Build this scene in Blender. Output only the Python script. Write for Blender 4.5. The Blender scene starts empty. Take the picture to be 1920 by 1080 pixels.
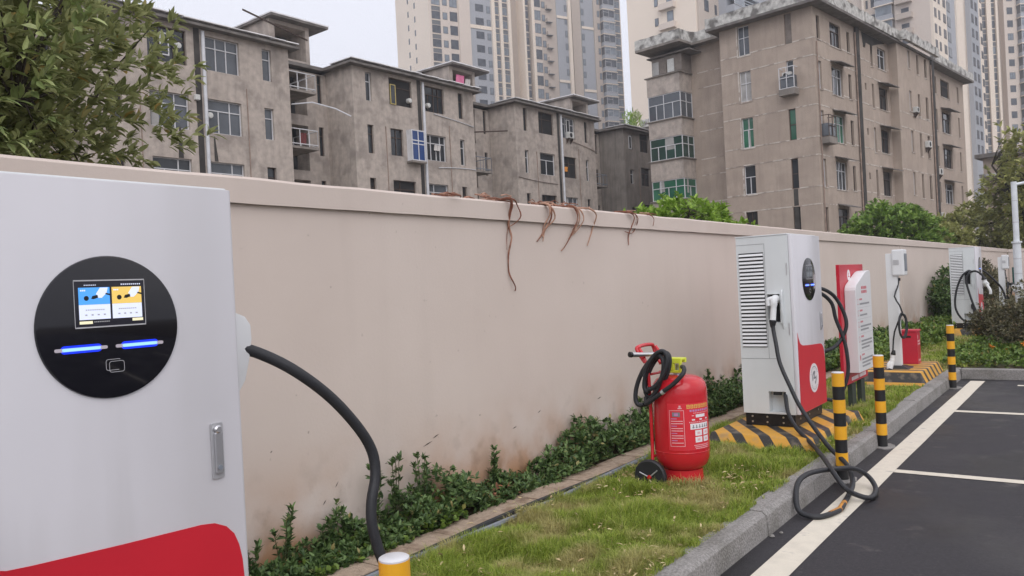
import bpy, bmesh, math, random
import numpy as np
from mathutils import Vector, Matrix, noise

R = math.radians
rnd = random.Random(7)
nrg = np.random.RandomState(11)

# ------------------------------------------------------------------ camera, sky, sun, exposure
scene = bpy.context.scene
col = scene.collection
cam_d = bpy.data.cameras.new('camera')
cam = bpy.data.objects.new('camera', cam_d)
col.objects.link(cam)
TH, ROLL, H = R(36.75), R(2.87), 1.65
cam_d.sensor_width = 36.0
cam_d.lens = 1500.0 / 1920.0 * 36.0
cam_d.clip_start = 0.05
cam_d.clip_end = 3000
cam_d.shift_y = 1.0 / 1920.0
cam.matrix_world = (Matrix.Translation((0, 0, H)) @ Matrix.Rotation(TH, 4, 'Z')
                    @ Matrix.Rotation(R(90), 4, 'X') @ Matrix.Rotation(-ROLL, 4, 'Z'))
scene.camera = cam

SUN_EL, SUN_AZ = R(42), R(42)
world = bpy.data.worlds.new('World')
scene.world = world
world.use_nodes = True
wn = world.node_tree
wn.nodes.clear()
sky = wn.nodes.new('ShaderNodeTexSky')
sky.sky_type = 'NISHITA'
sky.sun_disc = False
sky.sun_elevation = SUN_EL
sky.sun_rotation = R(90) - SUN_AZ
sky.dust_density = 6.0
sky.air_density = 1.5
mixw = wn.nodes.new('ShaderNodeMix')
mixw.data_type = 'RGBA'
mixw.inputs[0].default_value = 0.88
mixw.inputs[7].default_value = (8.7, 8.8, 9.75, 1)      # overcast cloud deck, even in every direction
bg = wn.nodes.new('ShaderNodeBackground')
bg.inputs[1].default_value = 0.10
wo = wn.nodes.new('ShaderNodeOutputWorld')
wn.links.new(sky.outputs[0], mixw.inputs[6])
wn.links.new(mixw.outputs[2], bg.inputs[0])
wn.links.new(bg.outputs[0], wo.inputs[0])

sun_d = bpy.data.lights.new('sun', 'SUN')
sun_d.energy = 1.35
sun_d.angle = R(60)
sun_d.color = (1.0, 0.96, 0.92)
sun = bpy.data.objects.new('sun', sun_d)
col.objects.link(sun)
sdir = Vector((math.cos(SUN_EL) * math.cos(SUN_AZ - R(90)), math.cos(SUN_EL) * math.sin(SUN_AZ - R(90)), math.sin(SUN_EL)))
sun.rotation_euler = sdir.to_track_quat('Z', 'Y').to_euler()

scene.view_settings.view_transform = 'Standard'
scene.view_settings.look = 'None'
scene.view_settings.exposure = 0.30
scene.view_settings.gamma = 1.0
scene.view_settings.use_curve_mapping = False
scene.render.engine = 'CYCLES'
scene.cycles.max_bounces = 6
scene.cycles.diffuse_bounces = 3

# ------------------------------------------------------------------ materials
def nodes_of(name):
    m = bpy.data.materials.new(name)
    m.use_nodes = True
    nt = m.node_tree
    b = nt.nodes['Principled BSDF']
    return m, nt, b

def pm(name, c, rough=0.6, var=0.10, scale=6.0, bump=0.0, bscale=60.0, metal=0.0, spec=0.4, island=0.0,
       streak=0.0, streak_c=(0.05, 0.045, 0.04), c2=None, c2scale=1.0, c2lo=0.5, c2hi=0.62, coat=0.0, emit=None, es=1.0,
       stain=0.0, stain_c=(0.2, 0.15, 0.1), pos=False):
    m, nt, b = nodes_of(name)
    N, L = nt.nodes, nt.links
    b.inputs['Roughness'].default_value = rough
    b.inputs['Metallic'].default_value = metal
    b.inputs['Specular IOR Level'].default_value = spec
    b.inputs['Coat Weight'].default_value = coat
    if emit:
        b.inputs['Emission Color'].default_value = (*emit, 1)
        b.inputs['Emission Strength'].default_value = es
    if pos:
        g = N.new('ShaderNodeNewGeometry'); vec = g.outputs['Position']
    else:
        g = N.new('ShaderNodeTexCoord'); vec = g.outputs['Object']
    def noise_n(s, detail=4, vscale=None):
        t = N.new('ShaderNodeTexNoise'); t.inputs['Scale'].default_value = s; t.inputs['Detail'].default_value = detail
        if vscale:
            mp = N.new('ShaderNodeMapping'); mp.inputs['Scale'].default_value = vscale
            L.new(vec, mp.inputs[0]); L.new(mp.outputs[0], t.inputs['Vector'])
        else:
            L.new(vec, t.inputs['Vector'])
        return t.outputs['Fac']
    def ramp(fac, lo, hi, a=0.0, bb=1.0):
        r = N.new('ShaderNodeMapRange'); r.inputs[1].default_value = lo; r.inputs[2].default_value = hi
        r.inputs[3].default_value = a; r.inputs[4].default_value = bb; r.clamp = True
        L.new(fac, r.inputs[0]); return r.outputs[0]
    def mix(fac, ca, cb, mode='MIX'):
        x = N.new('ShaderNodeMix'); x.data_type = 'RGBA'; x.blend_type = mode
        if isinstance(fac, float): x.inputs[0].default_value = fac
        else: L.new(fac, x.inputs[0])
        for i, q in ((6, ca), (7, cb)):
            if isinstance(q, tuple): x.inputs[i].default_value = (*q[:3], 1)
            else: L.new(q, x.inputs[i])
        return x.outputs[2]
    cur = c
    if c2:
        cur = mix(ramp(noise_n(c2scale, 5), c2lo, c2hi), cur, c2)
    if var:
        f = ramp(noise_n(scale, 5), 0.3, 0.7, 1 - var, 1 + var)
        cmb = N.new('ShaderNodeCombineColor')
        for i in range(3): L.new(f, cmb.inputs[i])
        cur = mix(1.0, cur, cmb.outputs[0], 'MULTIPLY')
    if island:
        f = ramp(N.new('ShaderNodeNewGeometry').outputs['Random Per Island'], 0, 1, 1 - island, 1 + island)
        cmb = N.new('ShaderNodeCombineColor')
        for i in range(3): L.new(f, cmb.inputs[i])
        cur = mix(1.0, cur, cmb.outputs[0], 'MULTIPLY')
    if streak:
        s1 = noise_n(1.0, 4, (2.2, 2.2, 0.22))
        s2 = noise_n(1.0, 5, (7.0, 7.0, 0.7))
        a = ramp(s1, 0.50, 0.72, 0, streak); a2 = ramp(s2, 0.52, 0.75, 0, streak)
        cur = mix(a, cur, streak_c); cur = mix(a2, cur, streak_c)
    if stain:
        cur = mix(ramp(noise_n(0.9, 6), 0.52, 0.68, 0, stain), cur, stain_c)
    if isinstance(cur, tuple): b.inputs['Base Color'].default_value = (*cur, 1)
    else: L.new(cur, b.inputs['Base Color'])
    if bump:
        bn = N.new('ShaderNodeBump'); bn.inputs['Strength'].default_value = bump; bn.inputs['Distance'].default_value = 0.02
        L.new(noise_n(bscale, 4), bn.inputs['Height']); L.new(bn.outputs[0], b.inputs['Normal'])
    return m

def wall_paint_mat():
    # plaster paint of the long boundary wall: grime and rusty splash marks near the soil
    m, nt, b = nodes_of('boundary_wall_paint'); N, L = nt.nodes, nt.links
    g = N.new('ShaderNodeNewGeometry'); pos = g.outputs['Position']
    sep = N.new('ShaderNodeSeparateXYZ'); L.new(pos, sep.inputs[0])
    def nz(s, d, sc=(1, 1, 1)):
        mp = N.new('ShaderNodeMapping'); mp.inputs['Scale'].default_value = sc; L.new(pos, mp.inputs[0])
        t = N.new('ShaderNodeTexNoise'); t.inputs['Scale'].default_value = s; t.inputs['Detail'].default_value = d
        L.new(mp.outputs[0], t.inputs[0]); return t.outputs['Fac']
    def rg(f, lo, hi, a=0., bb=1.):
        r = N.new('ShaderNodeMapRange'); r.inputs[1].default_value = lo; r.inputs[2].default_value = hi
        r.inputs[3].default_value = a; r.inputs[4].default_value = bb; L.new(f, r.inputs[0]); return r.outputs[0]
    def mul(a, c):
        x = N.new('ShaderNodeMath'); x.operation = 'MULTIPLY'; L.new(a, x.inputs[0])
        if isinstance(c, float): x.inputs[1].default_value = c
        else: L.new(c, x.inputs[1])
        return x.outputs[0]
    def mix(f, a, c):
        x = N.new('ShaderNodeMix'); x.data_type = 'RGBA'; L.new(f, x.inputs[0])
        for i, q in ((6, a), (7, c)):
            if isinstance(q, tuple): x.inputs[i].default_value = (*q, 1)
            else: L.new(q, x.inputs[i])
        return x.outputs[2]
    cur = mix(rg(nz(1.1, 5), 0.35, 0.65), (0.640, 0.554, 0.500), (0.600, 0.514, 0.462))
    cur = mix(rg(nz(0.35, 3), 0.4, 0.6, 0, 0.5), cur, (0.645, 0.563, 0.512))
    # vertical faint runs
    cur = mix(rg(nz(1.0, 4, (1, 5.5, 0.45)), 0.52, 0.8, 0, 0.10), cur, (0.36, 0.30, 0.26))
    # rusty soil splash at the foot
    hgt = rg(sep.outputs[2], 0.15, 1.0, 1., 0.)
    hg2 = mul(hgt, hgt)
    cur = mix(mul(hg2, rg(nz(1.6, 5), 0.42, 0.60, 0, 1.0)), cur, (0.42, 0.205, 0.085))
    cur = mix(mul(hg2, rg(nz(7., 6), 0.54, 0.70, 0, 0.55)), cur, (0.17, 0.11, 0.07))
    cur = mix(rg(nz(26., 3), 0.72, 0.78, 0, 0.5), cur, (0.2, 0.15, 0.12))
    L.new(cur, b.inputs['Base Color'])
    b.inputs['Roughness'].default_value = 0.85
    b.inputs['Specular IOR Level'].default_value = 0.2
    bn = N.new('ShaderNodeBump'); bn.inputs['Strength'].default_value = 0.14; bn.inputs['Distance'].default_value = 0.006
    L.new(nz(45., 5), bn.inputs['Height']); L.new(bn.outputs[0], b.inputs['Normal'])
    return m

def stripe_mat(name, ang, per, duty=0.42):
    # yellow paint with diagonal black hazard stripes, worn
    m, nt, b = nodes_of(name); N, L = nt.nodes, nt.links
    tc = N.new('ShaderNodeTexCoord'); sep = N.new('ShaderNodeSeparateXYZ'); L.new(tc.outputs['Object'], sep.inputs[0])
    def ma(op, a, c=None):
        x = N.new('ShaderNodeMath'); x.operation = op
        for i, q in enumerate((a, c)):
            if q is None: continue
            if isinstance(q, float): x.inputs[i].default_value = q
            else: L.new(q, x.inputs[i])
        return x.outputs[0]
    s = ma('ADD', ma('MULTIPLY', sep.outputs[0], math.cos(ang) / per), ma('MULTIPLY', sep.outputs[1], math.sin(ang) / per))
    s = ma('ADD', s, ma('MULTIPLY', sep.outputs[2], 0.35 / per))
    f = ma('LESS_THAN', ma('FRACT', s), duty)
    t = N.new('ShaderNodeTexNoise'); t.inputs['Scale'].default_value = 9; t.inputs['Detail'].default_value = 6; L.new(tc.outputs['Object'], t.inputs[0])
    r = N.new('ShaderNodeMapRange'); r.inputs[1].default_value = 0.52; r.inputs[2].default_value = 0.68; r.inputs[4].default_value = 0.55; L.new(t.outputs['Fac'], r.inputs[0])
    x = N.new('ShaderNodeMix'); x.data_type = 'RGBA'; L.new(f, x.inputs[0])
    x.inputs[6].default_value = (0.66, 0.34, 0.045, 1); x.inputs[7].default_value = (0.035, 0.033, 0.032, 1)
    y = N.new('ShaderNodeMix'); y.data_type = 'RGBA'; L.new(r.outputs[0], y.inputs[0]); L.new(x.outputs[2], y.inputs[6])
    y.inputs[7].default_value = (0.30, 0.24, 0.17, 1)
    L.new(y.outputs[2], b.inputs['Base Color']); b.inputs['Roughness'].default_value = 0.55
    return m

def leaf_mat(name, c, c2, tipc=None, rough=0.45, trans=0.25, dry=None, dryfac=0.0):
    m, nt, b = nodes_of(name); N, L = nt.nodes, nt.links
    g = N.new('ShaderNodeNewGeometry')
    cr = N.new('ShaderNodeValToRGB'); L.new(g.outputs['Random Per Island'], cr.inputs[0])
    e = cr.color_ramp.elements
    e[0].position = 0; e[0].color = (*c, 1); e[1].position = 0.95; e[1].color = (*c2, 1)
    if tipc:
        k = e.new(0.985); k.color = (*tipc, 1)
    cur = cr.outputs[0]
    if dry:
        t = N.new('ShaderNodeTexNoise'); t.inputs['Scale'].default_value = 2.6; t.inputs['Detail'].default_value = 5; L.new(g.outputs['Position'], t.inputs[0])
        r = N.new('ShaderNodeMapRange'); r.inputs[1].default_value = 0.50; r.inputs[2].default_value = 0.62; r.inputs[4].default_value = dryfac; L.new(t.outputs['Fac'], r.inputs[0])
        x = N.new('ShaderNodeMix'); x.data_type = 'RGBA'; L.new(r.outputs[0], x.inputs[0]); L.new(cur, x.inputs[6]); x.inputs[7].default_value = (*dry, 1)
        cur = x.outputs[2]
    L.new(cur, b.inputs['Base Color'])
    b.inputs['Roughness'].default_value = rough
    b.inputs['Specular IOR Level'].default_value = 0.35
    tr = N.new('ShaderNodeBsdfTranslucent'); L.new(cur, tr.inputs[0])
    ms = N.new('ShaderNodeMixShader'); ms.inputs[0].default_value = trans
    out = N['Material Output']
    L.new(b.outputs[0], ms.inputs[1]); L.new(tr.outputs[0], ms.inputs[2]); L.new(ms.outputs[0], out.inputs[0])
    return m

def asphalt_mat():
    m, nt, b = nodes_of('wet_asphalt'); N, L = nt.nodes, nt.links
    g = N.new('ShaderNodeNewGeometry'); pos = g.outputs['Position']
    def nz(s, d):
        t = N.new('ShaderNodeTexNoise'); t.inputs['Scale'].default_value = s; t.inputs['Detail'].default_value = d; L.new(pos, t.inputs[0]); return t.outputs['Fac']
    def rg(f, lo, hi, a=0., bb=1.):
        r = N.new('ShaderNodeMapRange'); r.inputs[1].default_value = lo; r.inputs[2].default_value = hi
        r.inputs[3].default_value = a; r.inputs[4].default_value = bb; L.new(f, r.inputs[0]); return r.outputs[0]
    def mix(f, a, c):
        x = N.new('ShaderNodeMix'); x.data_type = 'RGBA'; L.new(f, x.inputs[0])
        for i, q in ((6, a), (7, c)):
            if isinstance(q, tuple): x.inputs[i].default_value = (*q, 1)
            else: L.new(q, x.inputs[i])
        return x.outputs[2]
    damp = rg(nz(0.9, 6), 0.46, 0.58)
    cur = mix(damp, (0.041, 0.038, 0.043), (0.013, 0.012, 0.015))
    cur = mix(rg(nz(95, 2), 0.56, 0.70, 0, 0.32), cur, (0.14, 0.135, 0.13))
    cur = mix(rg(nz(0.33, 3), 0.5, 0.56, 0, 0.35), cur, (0.085, 0.08, 0.08))
    cur = mix(rg(nz(3.5, 6), 0.64, 0.70, 0, 0.40), cur, (0.17, 0.15, 0.14))
    cur = mix(rg(nz(38, 4), 0.35, 0.65, 0, 0.45), cur, (0.018, 0.017, 0.019))
    L.new(cur, b.inputs['Base Color'])
    L.new(rg(damp, 0, 1, 0.70, 0.36), b.inputs['Roughness'])
    b.inputs['Specular IOR Level'].default_value = 0.28
    bn = N.new('ShaderNodeBump'); bn.inputs['Strength'].default_value = 0.5; bn.inputs['Distance'].default_value = 0.004
    L.new(nz(220, 3), bn.inputs['Height']); L.new(bn.outputs[0], b.inputs['Normal'])
    return m

M = {}
M['asphalt'] = asphalt_mat()
M['wallpaint'] = wall_paint_mat()
M['roadpaint'] = pm('road_marking_paint', (0.70, 0.645, 0.54), 0.6, 0.08, 9, c2=(0.44, 0.41, 0.36), c2scale=9, c2lo=0.60, c2hi=0.75, bump=0.3, bscale=180, pos=True)
M['kerb'] = pm('kerb_granite', (0.27, 0.257, 0.245), 0.85, 0.30, 70, bump=0.6, bscale=70, c2=(0.20, 0.19, 0.175), c2scale=3, c2lo=0.5, c2hi=0.65, pos=True)
M['slab'] = pm('paving_slab', (0.40, 0.31, 0.235), 0.85, 0.18, 25, bump=0.5, bscale=90, c2=(0.24, 0.17, 0.12), c2scale=5, c2lo=0.52, c2hi=0.66, pos=True)
M['soil'] = pm('soil', (0.085, 0.062, 0.038), 0.95, 0.35, 20, bump=1.0, bscale=40, c2=(0.06, 0.07, 0.025), c2scale=3, pos=True)
M['ground'] = pm('ground', (0.16, 0.14, 0.11), 0.95, 0.2, 0.5, pos=True)
M['white'] = pm('white_powder_coat', (0.66, 0.65, 0.685), 0.36, 0.02, 3, spec=0.45, streak=0.42, streak_c=(0.50, 0.49, 0.50))
M['whiteside'] = pm('grey_white_powder_coat', (0.66, 0.69, 0.70), 0.42, 0.03, 3, spec=0.4, streak=0.25, streak_c=(0.5, 0.5, 0.5))
M['slatwhite'] = pm('louvre_white', (0.72, 0.73, 0.74), 0.4, 0.0)
M['darkgap'] = pm('shadow_gap', (0.02, 0.02, 0.022), 0.7, 0.0)
M['seam'] = pm('panel_seam', (0.25, 0.26, 0.27), 0.6, 0.0)
M['red'] = pm('charger_red', (0.56, 0.016, 0.032), 0.4, 0.04, 4)
M['black'] = pm('black_enamel', (0.012, 0.012, 0.013), 0.45, 0.1)
M['gloss'] = pm('black_glass_bezel', (0.006, 0.006, 0.010), 0.07, 0.0, spec=0.55)
M['rubber'] = pm('cable_rubber', (0.022, 0.023, 0.027), 0.5, 0.12, 30, bump=0.15, bscale=120)
M['silver'] = pm('silver', (0.62, 0.62, 0.64), 0.3, 0.03, metal=0.9)
M['greylock'] = pm('satin_lock', (0.55, 0.55, 0.57), 0.35, 0.05, metal=0.6)
M['led'] = pm('blue_light', (0.005, 0.02, 0.5), 0.4, 0.0, emit=(0.004, 0.035, 1.0), es=0.75)  # halo around each light bar, painted as an emitting plate
M['ledcore'] = pm('blue_light_core', (0.05, 0.15, 0.6), 0.4, 0.0, emit=(0.30, 0.58, 1.0), es=1.1)
M['ledend'] = pm('light_bar_end', (0.55, 0.5, 0.55), 0.4, 0.0)
M['scr_blue'] = pm('screen_blue', (0.02, 0.1, 0.3), 0.2, 0, emit=(0.08, 0.33, 0.80), es=0.9)
M['scr_gold'] = pm('screen_gold', (0.3, 0.2, 0.02), 0.2, 0, emit=(0.66, 0.46, 0.14), es=0.9)
M['scr_white'] = pm('screen_white', (0.3, 0.3, 0.35), 0.2, 0, emit=(0.55, 0.60, 0.78), es=0.95)
M['scr_cream'] = pm('screen_cream', (0.3, 0.3, 0.2), 0.2, 0, emit=(0.72, 0.66, 0.45), es=0.9)
M['scr_dim'] = pm('screen_dim', (0.03, 0.035, 0.04), 0.2, 0, emit=(0.05, 0.06, 0.07), es=0.5)  # working screen viewed aslant, the dimming put into its colour and glow
M['scr_dim2'] = pm('screen_dim_pale', (0.05, 0.055, 0.06), 0.2, 0, emit=(0.10, 0.115, 0.13), es=0.6)
M['scr_dark'] = pm('screen_dark', (0.02, 0.02, 0.03), 0.12, 0)
M['iconline'] = pm('icon_line', (0.5, 0.5, 0.52), 0.4, 0)
M['yellow'] = pm('bollard_yellow', (0.80, 0.40, 0.025), 0.35, 0.06, 12, c2=(0.5, 0.3, 0.08), c2scale=22, c2lo=0.66, c2hi=0.74)
M['bblack'] = pm('bollard_black', (0.016, 0.016, 0.017), 0.45, 0.2, 20)
M['capwhite'] = pm('bollard_cap', (0.62, 0.62, 0.64), 0.35, 0.1, 20)
M['exred'] = pm('extinguisher_red', (0.56, 0.018, 0.028), 0.22, 0.05, 6, coat=0.3)
M['exlabel'] = pm('label_red', (0.66, 0.03, 0.045), 0.35, 0.04)
M['lime'] = pm('lime_plastic', (0.66, 0.72, 0.06), 0.4, 0.04)
M['gold'] = pm('gold_print', (0.75, 0.48, 0.12), 0.4, 0)
M['pink'] = pm('pink_print', (0.78, 0.42, 0.45), 0.4, 0)
M['violet'] = pm('violet_print', (0.50, 0.22, 0.42), 0.4, 0)
M['whiteprint'] = pm('white_print', (0.78, 0.74, 0.76), 0.4, 0)
M['greyprint'] = pm('grey_print', (0.20, 0.20, 0.22), 0.5, 0)
M['greyline'] = pm('grey_line', (0.45, 0.45, 0.46), 0.5, 0)
M['redprint'] = pm('red_print', (0.55, 0.10, 0.13), 0.5, 0)
M['signred'] = pm('sign_red', (0.52, 0.014, 0.035), 0.38, 0.04)
M['signwhite'] = pm('sign_white', (0.70, 0.70, 0.71), 0.35, 0.02)
M['post'] = pm('dark_green_post', (0.035, 0.045, 0.035), 0.6, 0.15, 12)
M['boxred'] = pm('box_red', (0.50, 0.025, 0.05), 0.38, 0.05, 8)
M['pipeg'] = pm('grey_conduit', (0.19, 0.21, 0.24), 0.45, 0.1, 15)
M['pipeb'] = pm('black_conduit', (0.02, 0.022, 0.025), 0.4, 0.1, 15)
M['stripeA'] = stripe_mat('hazard_paint_a', R(35), 0.20, 0.42)
M['stripeB'] = stripe_mat('hazard_paint_b', R(90), 0.26, 0.40)
M['stripeC'] = stripe_mat('hazard_paint_c', R(0), 0.42, 0.5)
M['vine'] = pm('dead_vine', (0.20, 0.075, 0.045), 0.8, 0.4, 18, c2=(0.36, 0.20, 0.14), c2scale=7)
M['vinepale'] = pm('dead_vine_pale', (0.42, 0.25, 0.18), 0.85, 0.3, 18)
M['trunk'] = pm('bark', (0.055, 0.045, 0.035), 0.9, 0.3, 14, bump=0.8, bscale=30)
M['stem'] = pm('green_stem', (0.07, 0.08, 0.03), 0.8, 0.2, 10)
M['concrete'] = pm('rendered_concrete', (0.445, 0.385, 0.34), 0.9, 0.16, 3.4, bump=0.3, bscale=14, streak=0.26, streak_c=(0.20, 0.175, 0.155), c2=(0.36, 0.31, 0.275), c2scale=0.9, stain=0.42, stain_c=(0.23, 0.20, 0.178))
M['concdark'] = pm('rendered_concrete_dark', (0.26, 0.23, 0.205), 0.9, 0.15, 1.2, bump=0.3, bscale=14, streak=0.5, streak_c=(0.10, 0.09, 0.08), stain=0.4, stain_c=(0.12, 0.11, 0.10))
M['brown'] = pm('pebble_render', (0.40, 0.325, 0.27), 0.92, 0.08, 1.8, bump=0.4, bscale=22, streak=0.20, streak_c=(0.21, 0.17, 0.14), c2=(0.44, 0.36, 0.30), c2scale=0.5, stain=0.2, stain_c=(0.20, 0.16, 0.135))
M['sootpipe'] = pm('sooty_pipe_run', (0.05, 0.045, 0.042), 0.9, 0.4, 1.5)
M['bandpale'] = pm('pale_mortar_band', (0.56, 0.51, 0.46), 0.9, 0.2, 2.5, c2=(0.34, 0.28, 0.24), c2scale=1.6, c2lo=0.5, c2hi=0.56)
M['eave'] = pm('eave_edge', (0.16, 0.145, 0.135), 0.9, 0.3, 2.0)
M['roofpale'] = pm('roof_sheet_pale', (0.72, 0.71, 0.72), 0.7, 0.25, 1.4)
M['mosscap'] = pm('weathered_parapet', (0.50, 0.49, 0.465), 0.95, 0.3, 4.0, bump=0.8, bscale=5, c2=(0.17, 0.16, 0.15), c2scale=1.5, c2lo=0.49, c2hi=0.62)
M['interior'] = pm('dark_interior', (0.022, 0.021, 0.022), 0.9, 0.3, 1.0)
M['interior2'] = pm('shadowed_room', (0.085, 0.078, 0.072), 0.9, 0.4, 1.0)
def glass(name, c, rough=0.08, var=0.3):
    return pm(name, c, rough, var, 0.8, spec=0.5)
M['glassd'] = glass('window_glass_dark', (0.025, 0.03, 0.036))
M['glassm'] = glass('window_glass_grey', (0.085, 0.095, 0.11))
M['glassg'] = glass('window_glass_green', (0.025, 0.13, 0.075))
M['glassgd'] = glass('window_glass_dark_green', (0.02, 0.055, 0.042))
M['glassb'] = glass('window_glass_blue', (0.02, 0.06, 0.20))
M['curtain'] = pm('pale_curtain', (0.36, 0.35, 0.34), 0.8, 0.2, 2)
M['framew'] = pm('white_window_frame', (0.62, 0.62, 0.64), 0.5, 0.08, 4)
M['framebr'] = pm('brown_window_frame', (0.07, 0.045, 0.035), 0.7, 0.2, 5)
M['framey'] = pm('yellow_window_frame', (0.45, 0.36, 0.12), 0.6, 0.1, 5)
M['pipew'] = pm('white_downpipe', (0.60, 0.61, 0.64), 0.5, 0.1, 3)
M['piper'] = pm('rusty_pipe', (0.30, 0.22, 0.18), 0.7, 0.3, 3)
M['brick'] = pm('bricked_up_panel', (0.20, 0.17, 0.15), 0.9, 0.2, 3)
M['acw'] = pm('ac_casing', (0.58, 0.58, 0.56), 0.5, 0.1, 5)
M['laundry_pink'] = pm('pink_cloth', (0.72, 0.20, 0.36), 0.8, 0.1, 3)
M['laundry_pale'] = pm('pale_cloth', (0.55, 0.52, 0.50), 0.8, 0.1, 3)
M['laundry_red'] = pm('red_cloth', (0.16, 0.035, 0.035), 0.8, 0.1, 3)
M['beige'] = pm('tower_beige', (0.66, 0.575, 0.51), 0.85, 0.03, 0.1)
M['beige2'] = pm('tower_tan', (0.52, 0.45, 0.395), 0.85, 0.03, 0.1)  # tan parts, and beige tower sides with their shade put into the colour
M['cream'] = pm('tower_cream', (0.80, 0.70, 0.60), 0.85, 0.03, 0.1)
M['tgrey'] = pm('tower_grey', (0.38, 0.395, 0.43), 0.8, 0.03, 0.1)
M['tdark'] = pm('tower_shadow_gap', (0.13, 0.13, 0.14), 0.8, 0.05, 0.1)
M['spandrel'] = pm('tower_spandrel_grille', (0.16, 0.165, 0.175), 0.7, 0.1, 0.4)
M['twin'] = glass('tower_glass', (0.09, 0.10, 0.12), 0.15, 0.35)
M['twin2'] = glass('tower_glass_pale', (0.22, 0.25, 0.29), 0.15, 0.3)
M['orange'] = pm('orange_flower', (0.75, 0.30, 0.04), 0.7, 0.1)
M['leaf_tree'] = leaf_mat('osmanthus_leaf', (0.17, 0.20, 0.07), (0.47, 0.49, 0.23), (0.46, 0.32, 0.10), rough=0.6, trans=0.45)
M['leaf_shrub'] = leaf_mat('shrub_leaf', (0.045, 0.088, 0.032), (0.165, 0.255, 0.085), (0.32, 0.27, 0.11), trans=0.18)
M['leaf_bright'] = leaf_mat('bright_leaf', (0.14, 0.25, 0.03), (0.36, 0.52, 0.09), None, trans=0.3)
M['leaf_mid'] = leaf_mat('mid_green_leaf', (0.10, 0.19, 0.035), (0.28, 0.40, 0.085), None, trans=0.3)
M['leaf_olive'] = leaf_mat('olive_leaf', (0.20, 0.22, 0.07), (0.46, 0.46, 0.17), (0.42, 0.35, 0.13), trans=0.35)
M['leaf_cover'] = leaf_mat('ground_cover_leaf', (0.07, 0.13, 0.025), (0.21, 0.31, 0.06), (0.30, 0.26, 0.09), trans=0.2)
M['leaf_dusty'] = leaf_mat('dusty_bush_leaf', (0.085, 0.085, 0.045), (0.22, 0.20, 0.11), (0.36, 0.25, 0.15), trans=0.15)
M['grass'] = leaf_mat('grass_blade', (0.15, 0.235, 0.022), (0.42, 0.50, 0.085), (0.50, 0.42, 0.20), rough=0.6, trans=0.35, dry=(0.56, 0.46, 0.23), dryfac=0.68)
M['litter'] = leaf_mat('fallen_leaf', (0.34, 0.24, 0.11), (0.62, 0.52, 0.30), None, rough=0.8, trans=0.05)
M['timber'] = pm('weathered_timber', (0.48, 0.30, 0.15), 0.8, 0.2, 4)
M['polew'] = pm('lamp_pole_paint', (0.66, 0.69, 0.72), 0.4, 0.08, 5)

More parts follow.
